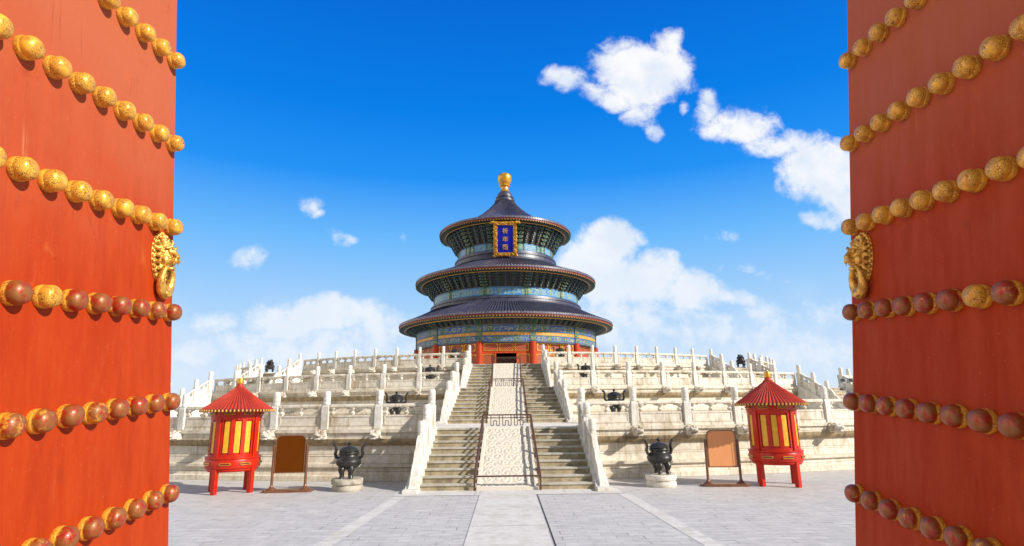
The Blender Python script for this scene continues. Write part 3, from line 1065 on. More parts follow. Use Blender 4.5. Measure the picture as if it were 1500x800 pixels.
for k in (1, 2):
    for side in (-1, 1):
        lr = 'left' if side < 0 else 'right'
        run = 2.6
        r0 = RAD[k] + 0.14 + run
        a = side * FLANK[k]
        X = T((r0 * sin(a), CY - r0 * cos(a), TOP[k] - 1.76)) @ RZ(a)
        w = f'{WHERE[k]}-tier {lr} side'
        flight(w, X, 2.55, 2.42, None, run, False)
        for s in (-1, 1):
            io = 'inner' if s * side < 0 else 'outer'
            stair_rail(f'{io} marble balustrade of the {lr} side staircase climbing to the {WHERE[k]} terrace', X, s, 2.55, 2.42, run, POST[k])


# ------------------------------------------------------------------ hall
def hall():
    o = thing('temple_hall', 'round triple-roofed temple hall with dark blue tiles and golden finial on the top terrace', 'temple', (0, CY, 5.28))
    Z = lambda z: z - 5.28
    FR = -pi / 2          # direction of the front
    mb = MB()
    mb.lathe([(10.75, 0.004), (10.75, 0.14), (10.62, 0.16), (10.62, 0.30), (0, 0.30)], 96, smooth=False)
    part('plinth', mb, 'marble_clean', o)

    def roof(r_e, z_e, r_t, z_t, prof, N):
        """corrugated roof from the eave up; prof = [(r, z)]"""
        mb = MB()
        sub = 6
        M = N * sub
        vs, fs = [], []
        for (r, z) in prof:
            for q in range(M):
                ph = (q % sub) / sub
                hgt = 0.0
                d = abs(ph - 0.5)
                if d < 0.34:
                    hgt = 0.10 * math.sqrt(max(0, 1 - (d / 0.34) ** 2)) * min(1, 0.35 + r / r_e)
                a = 2 * pi * q / M
                vs.append((r * cos(a), r * sin(a), Z(z) + hgt))
        # drop at the eave edge, tile ends
        low = len(vs)
        for q in range(M):
            ph = (q % sub) / sub
            a = 2 * pi * q / M
            drop = 0.15 if abs(ph - 0.5) < 0.34 else 0.02
            r, z = prof[0]
            vs.append(((r + 0.01) * cos(a), (r + 0.01) * sin(a), Z(z) - drop))
        mi = []
        for i in range(len(prof) - 1):
            for q in range(M):
                q2 = (q + 1) % M
                fs.append((i * M + q, i * M + q2, (i + 1) * M + q2, (i + 1) * M + q))
                mi.append(2 if q % sub in (0, 5) else 0)
        for q in range(M):
            q2 = (q + 1) % M
            fs.append((low + q, low + q2, q2, q))
            mi.append(1)
        mb.add(vs, fs, mi, True)
        ro = part('roof', mb, ['roof_tile', 'tile_cap', 'tile_groove_shade'], o, sharp=60)
        # red fascia, gilt line, soffit
        mb = MB()
        mb.lathe([(r_e - 0.03, Z(z_e) + 0.02), (r_e - 0.03, Z(z_e) + 0.30)], 160, 0, caps=False)
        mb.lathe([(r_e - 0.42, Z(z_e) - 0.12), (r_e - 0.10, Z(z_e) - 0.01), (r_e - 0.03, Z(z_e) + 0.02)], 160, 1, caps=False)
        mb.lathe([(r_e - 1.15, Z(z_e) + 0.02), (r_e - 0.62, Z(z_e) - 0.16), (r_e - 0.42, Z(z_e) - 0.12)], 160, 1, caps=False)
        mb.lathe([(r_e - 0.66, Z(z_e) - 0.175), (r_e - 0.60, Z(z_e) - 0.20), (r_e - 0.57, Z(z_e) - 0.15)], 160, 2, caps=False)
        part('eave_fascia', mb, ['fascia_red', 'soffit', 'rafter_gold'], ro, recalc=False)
        mb = MB()
        NR = int(N * 0.95)
        for q in range(NR):
            a = 2 * pi * q / NR
            if sin(a) > 0.35:
                continue
            X = RZ(a)
            mb.box((r_e - 0.16, 0, Z(z_e) - 0.055), (0.34, 0.115, 0.10), 1, X)
            mb.box((r_e + 0.015, 0, Z(z_e) - 0.055), (0.02, 0.10, 0.085), 0, X)
        q = part('eave_rafters', mb, ['rafter_gold', 'bracket_green'], ro)
        q['kind'] = 'stuff'
        return ro

    roof(11.98, 11.08, 8.5, 13.0, [(12.03, 11.38), (11.2, 11.72), (10.3, 12.12), (9.4, 12.56), (8.45, 13.08)], 250)
    roof(10.28, 16.03, 5.8, 18.2, [(10.33, 16.33), (9.4, 16.66), (8.3, 17.08), (7.1, 17.55), (5.75, 18.28)], 215)
    roof(7.68, 22.0, 1.0, 26.6, [(7.73, 22.30), (6.6, 22.72), (5.3, 23.26), (4.0, 23.92), (2.9, 24.72), (2.1, 25.45), (1.5, 26.1), (1.05, 26.75)], 165)

    # ridge rings where each roof meets the drum above
    for nm, pr in (('ridge_ring', [(8.72, 12.92), (8.72, 13.12), (8.60, 13.16), (8.55, 13.34), (8.62, 13.38), (8.60, 13.5), (8.42, 13.56), (8.40, 13.68), (8.2, 13.69)]),
                   ('ridge_ring', [(6.02, 18.05), (6.02, 18.35), (5.92, 18.40), (5.86, 18.72), (5.94, 18.76), (5.9, 18.92), (5.74, 18.98), (5.72, 19.17), (5.5, 19.18)])):
        mb = MB()
        mb.lathe([(r, Z(z)) for r, z in pr], 128, 0, caps=False, smooth=False)
        part(nm, mb, 'roof_tile', o)
    # collar and gilded finial
    mb = MB()
    mb.lathe([(1.02, Z(26.5)), (1.22, Z(26.62)), (1.22, Z(26.78)), (1.05, Z(26.84)), (1.0, Z(27.05)), (1.08, Z(27.1)), (1.08, Z(27.22)), (0.92, Z(27.3)), (0.88, Z(27.6)), (0.8, Z(27.72)), (0.62, Z(27.9)), (0.5, Z(27.98))], 40)
    part('finial_collar', mb, 'roof_tile', o)
    mb = MB()
    mb.lathe([(0.56, Z(27.86)), (0.60, Z(27.95)), (0.52, Z(28.05)), (0.44, Z(28.3)), (0.46, Z(28.55)), (0.62, Z(28.62)), (0.66, Z(28.72)), (0.58, Z(28.8)), (0.52, Z(28.86)), (0.64, Z(29.02)), (0.77, Z(29.28)),
              (0.84, Z(29.6)), (0.83, Z(29.88)), (0.73, Z(30.12)), (0.52, Z(30.27)), (0.25, Z(30.33)), (0, Z(30.34))], 40)
    part('finial', mb, 'gold', o)

    # painted drums: per bay a column box, end blocks, centre field
    def band(r, z0, z1, mats, seq, name):
        """seq = [(width fraction, material index)] over one 30-degree bay"""
        for bay in range(-3, 4):
            mb = MB()
            a = FR + R(30) * bay - R(15)
            for wd, mi in seq:
                n = max(1, int(wd * 14))
                for q in range(n):
                    aa, ab = a + R(30) * wd * q / n, a + R(30) * wd * (q + 1) / n
                    u0, u1 = q / n, (q + 1) / n
                    rr = r + (0.06 if mi == 0 else 0.0)
                    mb.add([(rr * cos(aa), rr * sin(aa), Z(z0)), (rr * cos(ab), rr * sin(ab), Z(z0)), (rr * cos(ab), rr * sin(ab), Z(z1)), (rr * cos(aa), rr * sin(aa), Z(z1))],
                           [(0, 1, 2, 3)], mi, True, [[(u0, 0), (u1, 0), (u1, 1), (u0, 1)]])
                a += R(30) * wd
            part(name, mb, mats, o)
        mb = MB()
        mb.lathe([(r - 0.05, Z(z0) - 0.1), (r - 0.05, Z(z1) + 0.1)], 64, 0, caps=False)
        part('drum_wall', mb, 'bracket_blue', o)

    col = 0.055
    B1 = [(col, 0), (0.10, 1), (0.10, 2), (0.09, 1), (0.31, 3), (0.09, 1), (0.10, 2), (0.10, 1), (col, 0)]
    B2 = [(col, 0), (0.11, 3), (0.11, 1), (0.09, 2), (0.27, 1), (0.09, 2), (0.11, 1), (0.11, 3), (col, 0)]
    PM = ['paint_green', 'paint_teal', 'paint_green', 'paint_blue']
    band(10.12, 9.70, 10.45, PM, B1, 'painted_beam')
    band(10.10, 9.40, 9.70, ['paint_green', 'paint_orange'], [(col, 0), (1 - 2 * col, 1), (col, 0)], 'painted_beam')
    band(10.12, 8.76, 9.40, PM, B2, 'painted_beam')
    PL = ['paint_green', 'paint_blue_glare', 'paint_green_glare', 'paint_blue_glare']
    B3 = [(0.035, 0), (0.09, 2), (0.20, 1), (0.05, 2), (0.25, 3), (0.05, 2), (0.20, 1), (0.09, 2), (0.035, 0)]
    band(8.25, 13.66, 14.62, PL, B3, 'painted_drum')
    B4 = [(0.045, 0), (0.15, 2), (0.035, 0), (0.54, 1), (0.035, 0), (0.15, 2), (0.045, 0)]
    band(5.56, 19.14, 20.05, PL, B4, 'painted_drum')

    # bracket sets under the eaves
    def brackets(r_w, z0, r_o, z1, N):
        mb = MB()
        mb.lathe([(r_w - 0.02, Z(z0) - 0.05), (r_w + 0.05, Z(z0) + 0.1), (r_o, Z(z1) + 0.12)], 120, 2, caps=False)
        steps = 5
        dz = (z1 - z0) / steps
        for q in range(N):
            a = 2 * pi * q / N
            if sin(a) > 0.3:
                continue
            X = RZ(a)
            c = q % 2
            for s in range(steps):
                f = (s + 0.35) / steps
                r = r_w + (r_o - r_w) * f + 0.06
                z = Z(z0) + (z1 - z0) * f
                bw = 2 * pi * r / N
                wd = bw * (0.34 + 0.13 * s)
                mb.box((r + 0.04, 0, z + 0.02), (0.16, wd, dz * 0.40), c, X)
                mb.box((r + 0.122, 0, z + 0.02 - dz * 0.17), (0.012, wd, dz * 0.08), 3, X)
                mb.box((r + 0.12, 0, z + dz * 0.40), (0.36, bw * 0.22, dz * 0.46), 1 - c, X)
                mb.box((r + 0.302, 0, z + dz * 0.28), (0.012, bw * 0.22, dz * 0.12), 3, X)
                for e in (-1, 1):
                    mb.box((r + 0.06, e * (wd / 2 - 0.05), z + dz * 0.36), (0.14, 0.11, dz * 0.34), 1 - c if s % 2 else c, X)
        p = part('eave_brackets', mb, ['bracket_blue', 'bracket_green', 'soffit', 'bracket_edge'], o)
        p['kind'] = 'stuff'
        # taller green sets above each column
        for bay in range(-3, 4):
            for q in (0,):
                a = FR + R(15) + R(30) * bay
                mb = MB()
                X = RZ(a)
                for s in range(5):
                    f = (s + 0.3) / 5
                    mb.box((r_w + (r_o - r_w) * f + 0.14, 0, Z(z0) + (z1 - z0) * f + 0.05), (0.30, 0.5, (z1 - z0) / 5 * 0.7), 0, X)
                    for e in (-1, 1):
                        mb.box((r_w + (r_o - r_w) * f + 0.16, e * 0.3, Z(z0) + (z1 - z0) * f + 0.1), (0.28, 0.12, (z1 - z0) / 5 * 0.6), 1, X)
                part('column_bracket', mb, ['bracket_green', 'bracket_edge'], o)

    brackets(10.12, 10.45, 10.90, 11.02, 96)
    brackets(8.25, 14.60, 9.20, 15.90, 72)
    brackets(5.56, 20.03, 6.60, 21.90, 48)

    # columns
    for q in range(-4, 4):
        a = FR + R(15) + R(30) * q
        mb = MB()
        mb.lathe([(0.42, 0.30), (0.42, 0.40), (0.33, 0.46)], 20, 1)
        mb.lathe([(0.31, 0.44), (0.31, Z(8.80))], 20, 0)
        part('column', mb, ['column_red', 'marble_clean'], o, (10.05 * cos(a), 10.05 * sin(a), 0))

    # walls between the columns: lattice leaves, transoms
    def framed(mb, cx, z0, z1, w, y):
        zc, h = (z0 + z1) / 2, z1 - z0
        mb.add([(cx - w / 2, y, z0), (cx + w / 2, y, z0), (cx + w / 2, y, z1), (cx - w / 2, y, z1)], [(0, 1, 2, 3)], 1, False, [[(0, 0), (w, 0), (w, h), (0, h)]])
        b = 0.055
        for zz in (z0 + b / 2, z1 - b / 2):
            mb.box((cx, y - 0.02, zz), (w, 0.05, b), 2)
        for xx in (cx - w / 2 + b / 2, cx + w / 2 - b / 2):
            mb.box((xx, y - 0.021, zc), (b, 0.05, h - 0.002), 2)
        for ex in (-1, 1):
            for ez in (-1, 1):
                mb.box((cx + ex * (w / 2 - 0.10), y - 0.024, zc + ez * (h / 2 - 0.10)), (0.12, 0.05, 0.12), 2)
    for bay in range(-3, 4):
        X = RZ(R(30) * bay)
        yb = -10.12 * cos(R(15)) + 0.05
        half = 10.12 * sin(R(15)) - 0.28
        mb = MB()
        # transom wall
        mb.box((0, yb + 0.10, (Z(7.70) + Z(8.78)) / 2), (2 * half, 0.14, 8.78 - 7.70), 0)
        for cx in (-1.5, 0, 1.5):
            framed(mb, cx, Z(7.92), Z(8.66), 1.38, yb + 0.02)
        part('transom', mb, ['hall_red', 'lattice', 'gold'], o, X=X)
        for cx in ((-1.62, 1.62) if bay == 0 else (-1.8, -0.6, 0.6, 1.8)):
            mb = MB()
            w = (half - 1.02) if bay == 0 else 1.14
            cc = (half + 1.02) / 2 * (1 if cx > 0 else -1) if bay == 0 else cx
            mb.box((cc, yb + 0.08, (0.30 + Z(7.70)) / 2), (w, 0.10, Z(7.70) - 0.30), 0)
            framed(mb, cc, Z(6.35), Z(7.60), w - 0.12, yb + 0.02)
            mb.box((cc, yb + 0.02, Z(5.95)), (w - 0.2, 0.04, 0.55), 0)
            part('door_leaf', mb, ['hall_red', 'lattice', 'gold'], o, X=X)
    mb = MB()
    for s in (-1, 1):
        mb.box((s * 1.03, -10.12 * cos(R(15)) + 0.0, (0.3 + Z(7.76)) / 2), (0.12, 0.24, Z(7.76) - 0.3), 0)
    part('door_frame', mb, 'hall_red', o)
    # inside: dark drum so that the doorway shows depth
    mb = MB()
    mb.lathe([(9.2, Z(8.78)), (9.2, 0.31)], 64, 0, a0=FR + R(16), a1=FR + 2 * pi - R(16), caps=False)
    mb.lathe([(10.1, Z(8.77)), (0, Z(8.77))], 64, 0, caps=False)
    part('inner_wall', mb, 'dark_interior', o)

    # name plaque, leaning forward under the top eave
    zb, zt = 18.25, 21.75
    yb, yt = 59.7 - CY, 58.45 - CY
    hgt = math.hypot(zt - zb, yt - yb)
    tilt = math.atan2(yb - yt, zt - zb)
    PX = T((0, yb, Z(zb))) @ Matrix.Rotation(tilt, 4, 'X')      # local z runs up the plaque, -y is its face
    W = 2.50
    mb = MB()
    mb.box((0, 0.0, hgt / 2), (W - 0.5, 0.12, hgt - 0.5), 0)
    pl = part('plaque', mb, 'plaque_blue', o, X=PX)
    mb = MB()
    rnd = random.Random(5)
    bw = 0.42
    mb.box((0, -0.03, bw / 2), (W, 0.2, bw), b=0.04)
    mb.box((0, -0.03, hgt - bw / 2), (W, 0.2, bw), b=0.04)
    for s in (-1, 1):
        mb.box((s * (W / 2 - bw / 2), -0.031, hgt / 2), (bw - 0.004, 0.2, hgt - 2 * bw), b=0.04)
        mb.tube([(s * (W / 2 - 0.1), -0.05, hgt - 0.12), (s * (W / 2 + 0.22), -0.10, hgt - 0.08), (s * (W / 2 + 0.36), -0.12, hgt - 0.24)], [0.20, 0.15, 0.06], 8)
        mb.ball((s * (W / 2 - 0.1), -0.06, 0.08), 0.22, n=8, sq=(1, 0.6, 0.8))
    for q in range(130):          # carved dragons and clouds on the frame
        u = rnd.random()
        if rnd.random() < 0.5:
            px, pz = rnd.choice((-1, 1)) * (W / 2 - bw * rnd.uniform(0.1, 0.9)), rnd.uniform(0.1, hgt - 0.1)
        else:
            px, pz = rnd.uniform(-W / 2 + 0.1, W / 2 - 0.1), rnd.choice((bw * rnd.uniform(0.1, 0.9), hgt - bw * rnd.uniform(0.1, 0.9)))
        mb.ball((px, -0.14, pz), rnd.uniform(0.05, 0.12), n=6, sq=(1, 0.7, 1))
    part('plaque_frame', mb, 'gilt_carving', pl)
    for q, ch in enumerate('祈年殿'):
        cu = bpy.data.curves.new('character', 'FONT')
        cu.body = ch
        cu.size = 0.62
        cu.extrude = 0.02
        cu.offset = 0.012
        cu.align_x = 'CENTER'
        cu.align_y = 'CENTER'
        tmp = bpy.data.objects.new('tmp', cu)
        COL.objects.link(tmp)
        bpy.context.view_layer.update()
        dg = bpy.context.evaluated_depsgraph_get()
        me = bpy.data.meshes.new_from_object(tmp.evaluated_get(dg))
        bpy.data.objects.remove(tmp)
        me.name = 'character'
        me.materials.clear()
        me.materials.append(MATS['rafter_gold'])
        if len(me.vertices):
            xs = [v.co.x for v in me.vertices]
            ys = [v.co.y for v in me.vertices]
            c = Vector(((min(xs) + max(xs)) / 2, (min(ys) + max(ys)) / 2, 0))
            for v in me.vertices:
                v.co -= c
        inst('character', me, pl, X=T((0, -0.085, hgt / 2 + (1 - q) * 0.86)) @ Matrix.Rotation(pi / 2, 4, 'X'))
    return o


hall()


# ------------------------------------------------------------------ incense burners
def burner(label, loc):
    o = thing('incense_burner', label, 'incense burner', loc, group='bronze incense burners')
    mb = MB()
    mb.lathe([(0.0, 0.25), (0.16, 0.265), (0.29, 0.32), (0.375, 0.42), (0.395, 0.50), (0.36, 0.58), (0.30, 0.63), (0.275, 0.66), (0.27, 0.70), (0.30, 0.715), (0.315, 0.745), (0.30, 0.775), (0.275, 0.785)], 36)
    b = part('bowl', mb, 'bronze', o)
    mb = MB()
    mb.lathe([(0.275, 0.787), (0.305, 0.80), (0.305, 0.83), (0.28, 0.85), (0.255, 0.885), (0.19, 0.93), (0.09, 0.955), (0.035, 0.965), (0.03, 0.99), (0.055, 1.01), (0.065, 1.04), (0.045, 1.075), (0, 1.09)], 36)
    part('lid', mb, 'bronze', o)
    for s in (-1, 1):
        mb = MB()
        mb.tube([(s * 0.30, 0, 0.60), (s * 0.40, 0, 0.62), (s * 0.435, 0, 0.72), (s * 0.405, 0, 0.84), (s * 0.43, 0, 0.95), (s * 0.485, 0, 1.01), (s * 0.52, 0, 1.0)],
                [0.055, 0.065, 0.065, 0.06, 0.062, 0.068, 0.05], 8, flat=(1.15, 0.75))
        part('handle', mb, 'bronze', o)
    for a in (-122, -58, 90):
        mb = MB()
        c, d = cos(R(a)), sin(R(a))
        pts = [(0.20, 0.36), (0.245, 0.33), (0.275, 0.27), (0.265, 0.19), (0.25, 0.12), (0.255, 0.075), (0.275, 0.03), (0.28, 0.0)]
        mb.tube([(r * c, r * d, z) for r, z in pts], [0.08, 0.11, 0.115, 0.085, 0.065, 0.075, 0.062, 0.075], 12)
        part('leg', mb, 'bronze', o)
    return o


def pedestal(label, loc, rough, seed):
    mb = MB()
    rnd = random.Random(seed)
    prof = [(0.44, 0.0), (0.465, 0.04), (0.465, 0.14), (0.43, 0.17), (0.425, 0.18), (0.475, 0.21), (0.485, 0.31), (0.46, 0.355), (0.40, 0.365), (0.0, 0.365)]
    mb.lathe(prof, 40)
    from mathutils import noise as mn
    for i, p in enumerate(mb.v):
        if p.xy.length > 0.1:
            k = (0.05 if rough else 0.012) * mn.noise(Vector((p.x * 3 + seed, p.y * 3, p.z * 5)))
            k += (0.02 if rough else 0.004) * mn.noise(Vector((p.x * 9 + seed, p.y * 9, p.z * 12)))
            p.x *= 1 + k / 0.45
            p.y *= 1 + k / 0.45
            if rough:
                p.z = max(0, p.z + (0.025 * mn.noise(Vector((p.x * 4, p.y * 4, seed))) if 0.1 < p.z < 0.36 else 0))
    o = part('stone_pedestal', mb, 'rough_rock' if rough else 'white_rock', None, loc, sharp=50)
    tag(o, label, 'pedestal', 'stone pedestals')
    return o


BURN = [((-4.97, 19.1, 0.0), 'on the rough rock left of the stair foot', True), ((4.80, 19.1, 0.0), 'on the round white stone right of the stair foot', False),
        ((-4.80, 25.9, 1.76), 'half behind the lowest balustrade left of the stairs', False), ((4.70, 25.9, 1.76), 'half behind the lowest balustrade right of the stairs', False),
        ((-4.42, 34.0, 3.52), 'on the middle terrace left of the stairs', False), ((4.60, 34.0, 3.52), 'on the middle terrace right of the stairs', False),
        ((-3.62, 41.3, 5.28), 'on the top terrace, left before the hall', False), ((3.80, 41.3, 5.28), 'on the top terrace, right before the hall', False),
        ((-19.9, 49.5, 5.28), 'against the sky at the left side staircase', False), ((19.9, 49.5, 5.28), 'against the sky at the right side staircase', False)]
proto = None
for i, (p, wh, rough) in enumerate(BURN):
    if i == 0:
        proto = burner('black bronze incense burner with flaring handles ' + wh, (p[0], p[1], p[2] + 0.362))
    else:
        rz = 0.25 if i == 1 else (0.0 if i < 8 else (0.9 if i == 9 else -0.9))
        copytree(proto, ('black bronze incense burner ' + wh), (p[0], p[1], p[2] + 0.362), rz)
    names = 'rough weathered rock' if rough else 'round white stone pedestal'
    pedestal(f'{names} carrying the burner {wh.replace("on the rough rock ", "").replace("on the round white stone ", "")}', p, rough, i + 1)


# ------------------------------------------------------------------ lanterns
def lantern(label, loc, rz):
    o = thing('lantern', label, 'lantern', loc, rz, 'red pavilion lanterns')
    o.scale = (0.885, 0.885, 1.0)
    Rb = 0.83
    # four legs carry on as corner posts
    for q in range(4):
        a = R(45 + 90 * q)
        X = RZ(a)
        mb = MB()
        mb.box((Rb * 0.96, 0, 0.37), (0.165, 0.16, 0.74), 0, X, b=0.012)
        part('leg', mb, 'red_lacquer', o)
        mb = MB()
        mb.box((Rb * 0.985, 0, 1.66), (0.11, 0.16, 1.22), 0, X, b=0.012)
        part('corner_post', mb, 'red_lacquer', o)
    mb = MB()
    mb.lathe([(0.0, 0.64), (0.80, 0.64), (0.84, 0.68), (0.84, 0.72), (0.885, 0.74), (0.90, 0.78), (0.90, 0.97), (0.885, 1.0), (0.915, 1.02), (0.915, 1.06), (0.85, 1.075), (0.78, 1.08)], 56, 0)
    base = part('base_ring', mb, 'red_lacquer', o)

    def slot(mb, a, r, z, w, h):
        X = RZ(a)
        mb.box((r + 0.002, 0, z), (0.012, w, h), 1, X)
        for zz in (z - h / 2, z + h / 2):
            mb.tube([(r + 0.012, -w / 2 + 0.02, zz), (r + 0.016, 0, zz), (r + 0.012, w / 2 - 0.02, zz)], 0.010, 5, 0, X)
        for s in (-1, 1):
            mb.tube([(r + 0.012, s * (w / 2 - 0.02), z - h / 2), (r + 0.008, s * w / 2, z), (r + 0.012, s * (w / 2 - 0.02), z + h / 2)], 0.010, 5, 0, X)
    for q in range(12):
        if q % 3 == 1 or True:
            pass
    for q in range(8):
        a = R(90 * (q // 2) + (-21 if q % 2 else 21))
        mb = MB()
        slot(mb, a, 0.90, 0.875, 0.36, 0.055)
        part('gilt_slot', mb, ['gold', 'dark_red_lacquer'], base)
    # body wall
    mb = MB()
    mb.lathe([(Rb - 0.045, 1.05), (Rb - 0.045, 2.30)], 64, 0, caps=False)
    mb.lathe([(Rb - 0.0, 1.07), (Rb - 0.0, 1.15), (Rb - 0.05, 1.16)], 64, 0, caps=False)
    mb.lathe([(Rb - 0.05, 2.16), (Rb - 0.0, 2.17), (Rb + 0.005, 2.24), (Rb + 0.02, 2.26), (Rb + 0.02, 2.44)], 64, 0, caps=False)
    part('body', mb, 'red_lacquer', o)
    for q in range(4):
        for w in (-1, 0, 1):
            a = R(90 * q + w * 25)
            half = R(6.6)
            mb = MB()
            rr = Rb - 0.034
            mb.lathe([(rr, 1.20), (rr, 2.12)], 4, 0, a0=a - half, a1=a + half, caps=False)
            part('yellow_panel', mb, 'yellow_panel', o)
            mb = MB()
            for s in (-1, 1):
                b0 = a + s * R(10.5) - R(2.3)
                mb.lathe([(Rb - 0.04, 1.16), (Rb + 0.0, 1.16), (Rb + 0.0, 2.17), (Rb - 0.04, 2.17)], 2, 0, a0=b0, a1=b0 + R(4.6), caps=False, smooth=False)
            part('panel_frame', mb, 'red_lacquer', o, recalc=True)
    for q in range(8):
        a = R(90 * (q // 2) + (-21 if q % 2 else 21))
        mb = MB()
        slot(mb, a, Rb + 0.02, 2.36, 0.36, 0.05)
        part('gilt_slot', mb, ['gold', 'dark_red_lacquer'], o)
    # roof: straight cone with battens and a scalloped gilt rim
    N, sub = 60, 4
    M = N * sub
    mb = MB()
    prof = [(1.20, 2.47), (0.9, 2.655), (0.55, 2.885), (0.30, 3.06), (0.13, 3.19)]
    vs, fs, mi = [], [], []
    for r, z in prof:
        for q in range(M):
            up = 0.024 if q % sub in (1, 2) else 0.0
            a = 2 * pi * q / M
            vs.append((r * cos(a), r * sin(a), z + up * min(1, r * 1.6)))
    for i in range(len(prof) - 1):
        for q in range(M):
            q2 = (q + 1) % M
            fs.append((i * M + q, i * M + q2, (i + 1) * M + q2, (i + 1) * M + q))
            mi.append(0 if q % sub == 1 else (0 if q % sub in (0, 2) else 1))
    mb.add(vs, fs, mi, False)
    mb.lathe([(1.17, 2.44), (0.6, 2.46), (0.0, 2.46)], 64, 2, caps=False)
    mb.lathe([(1.205, 2.49), (1.19, 2.42), (1.15, 2.42), (1.15, 2.45)], 64, 2, caps=False)
    roof = part('roof', mb, ['roof_red', 'roof_groove', 'dark_red_lacquer'], o)
    mb = MB()
    for q in range(N):
        a = 2 * pi * (q + 0.37) / N
        mb.ball((1.212 * cos(a), 1.212 * sin(a), 2.445), 0.045, n=6, X=None, sq=(0.8, 0.8, 1))
    rim = part('gilt_rim', mb, 'rafter_gold', roof)
    rim['kind'] = 'stuff'
    mb = MB()
    mb.lathe([(0.17, 3.15), (0.17, 3.20), (0.12, 3.22), (0.105, 3.27), (0.10, 3.29)], 20, 0)
    mb.lathe([(0.10, 3.285), (0.115, 3.30), (0.115, 3.44), (0.10, 3.47), (0.0, 3.475)], 20, 1)
    part('finial', mb, ['roof_red', 'gold'], roof)
    return o


l1 = lantern('red lantern pavilion with three sunlit yellow panels, left of the dark brown sign', (-8.58, 19.1, 0), R(29))
l2 = copytree(l1, 'red lantern pavilion with dimmer yellow panels, right of the tan sign', (8.45, 19.0, 0), R(-20))


# ------------------------------------------------------------------ signs
def sign(label, loc, rz, panel_mat):
    o = thing('sign_board', label, 'sign', loc, rz, 'blank sign boards on brown stands')
    mb = MB()
    n, w, d = 8, 1.47, 0.46
    pts = []
    for cx, a0 in ((w / 2 - 0.12, -90), (w / 2 - 0.12, 0), (-w / 2 + 0.12, 90), (-w / 2 + 0.12, 180)):
        cy = (-1 if a0 in (-90, 180) else 1) * (d / 2 - 0.12)
        for q in range(5):
            a = R(a0 + 90 * q / 4)
            pts.append((cx + 0.12 * cos(a), cy + 0.12 * sin(a)))
    m = len(pts)
    vs = [(x, y, 0) for x, y in pts] + [(x, y, 0.055) for x, y in pts] + [(x * 0.97, y * 0.92, 0.075) for x, y in pts]
    fs = [tuple(range(m - 1, -1, -1)), tuple(range(2 * m, 3 * m))]
    for k in range(2):
        for i in range(m):
            j = (i + 1) % m
            fs.append((k * m + i, k * m + j, k * m + m + j, k * m + m + i))
    mb.add(vs, fs, 0)
    part('base', mb, 'brown_metal', o)
    for s in (-1, 1):
        mb = MB()
        mb.lathe([(0.15, 0.074), (0.15, 0.095), (0.09, 0.12), (0.05, 0.17), (0.042, 0.22), (0.040, 1.32), (0.045, 1.33), (0.045, 1.37), (0.02, 1.39), (0, 1.39)], 16, X=T((s * 0.50, 0, 0)))
        part('post', mb, 'brown_metal', o)
    # board with rounded upper corners
    def outline(hw, z0, z1, r):
        p = [(-hw, z0), (hw, z0)]
        for q in range(7):
            a = R(90 * q / 6)
            p.append((hw - r + r * cos(a), z1 - r + r * sin(a)))
        for q in range(7):
            a = R(90 + 90 * q / 6)
            p.append((-hw + r + r * cos(a), z1 - r + r * sin(a)))
        return p
    a, b = outline(0.455, 0.55, 1.68, 0.17), outline(0.425, 0.58, 1.65, 0.145)
    n = len(a)
    mb = MB()
    vs = [(x, -0.03, z) for x, z in a] + [(x, -0.03, z) for x, z in b] + [(x, 0.03, z) for x, z in a] + [(x, 0.03, z) for x, z in b]
    fs = []
    for i in range(n):
        j = (i + 1) % n
        fs += [(i, j, n + j, n + i), (2 * n + j, 2 * n + i, 3 * n + i, 3 * n + j), (j, i, 2 * n + i, 2 * n + j), (n + i, n + j, 3 * n + j, 3 * n + i)]
    mb.add(vs, fs, 0)
    for s in (-1, 1):
        mb.box((s * 0.475, 0, 0.72), (0.06, 0.03, 0.04))
        mb.box((s * 0.475, 0, 1.25), (0.06, 0.03, 0.04))
    fr = part('frame', mb, 'brown_metal', o, recalc=False)
    mb = MB()
    vs = [(x, -0.018, z) for x, z in b] + [(x, 0.018, z) for x, z in b]
    mb.add(vs, [tuple(range(n)), tuple(range(2 * n - 1, n - 1, -1))], 0)
    part('board', mb, panel_mat, fr)
    return o


sign('blank dark brown sign board on a stand between lantern and rough-rock burner', (-6.75, 18.95, 0), R(5), 'brown_panel')
sign('blank light tan sign board on a stand between burner and lantern', (6.74, 18.95, 0), R(-4), 'tan_panel')


# ------------------------------------------------------------------ barrier in the hall doorway, floodlights
def barrier():
    o = thing('barrier', 'low grey metal barrier standing in the dark doorway of the hall', 'barrier', (0, 55.6, 5.58))
    mb = MB()
    for z in (0.15, 0.78, 1.05):
        mb.bar((-0.62, 0, z), (0.62, 0, z), 0.06)
    part('rail', mb, 'grey_metal', o)
    for s in (-1, 1):
        mb = MB()
        mb.bar((s * 0.6, 0, 0), (s * 0.6, 0, 1.08), 0.07)
        mb.box((s * 0.6, 0, 0.03), (0.3, 0.4, 0.06))
        mb.box((s * 0.95, -0.1, 0.45), (0.5, 0.06, 0.35))
        part('post', mb, 'grey_metal', o)


barrier()


def floodlight(label, loc, rz):
    o = thing('floodlight', label, 'floodlight', loc, rz, 'floodlights on the terrace')
    mb = MB()
    mb.tube([(0, 0, 0), (0, 0, 2.0)], 0.035, 8)
    mb.bar((-0.45, 0, 1.95), (0.45, 0, 1.95), 0.05)
    part('pole', mb, 'grey_metal', o)
    for s in (-1, 1):
        mb = MB()
        mb.box((s * 0.34, -0.05, 2.1), (0.36, 0.16, 0.24), b=0.02)
        mb.box((s * 0.34, -0.135, 2.1), (0.30, 0.01, 0.18), 1)
        part('lamp_head', mb, ['grey_metal', 'dark_interior'], o)


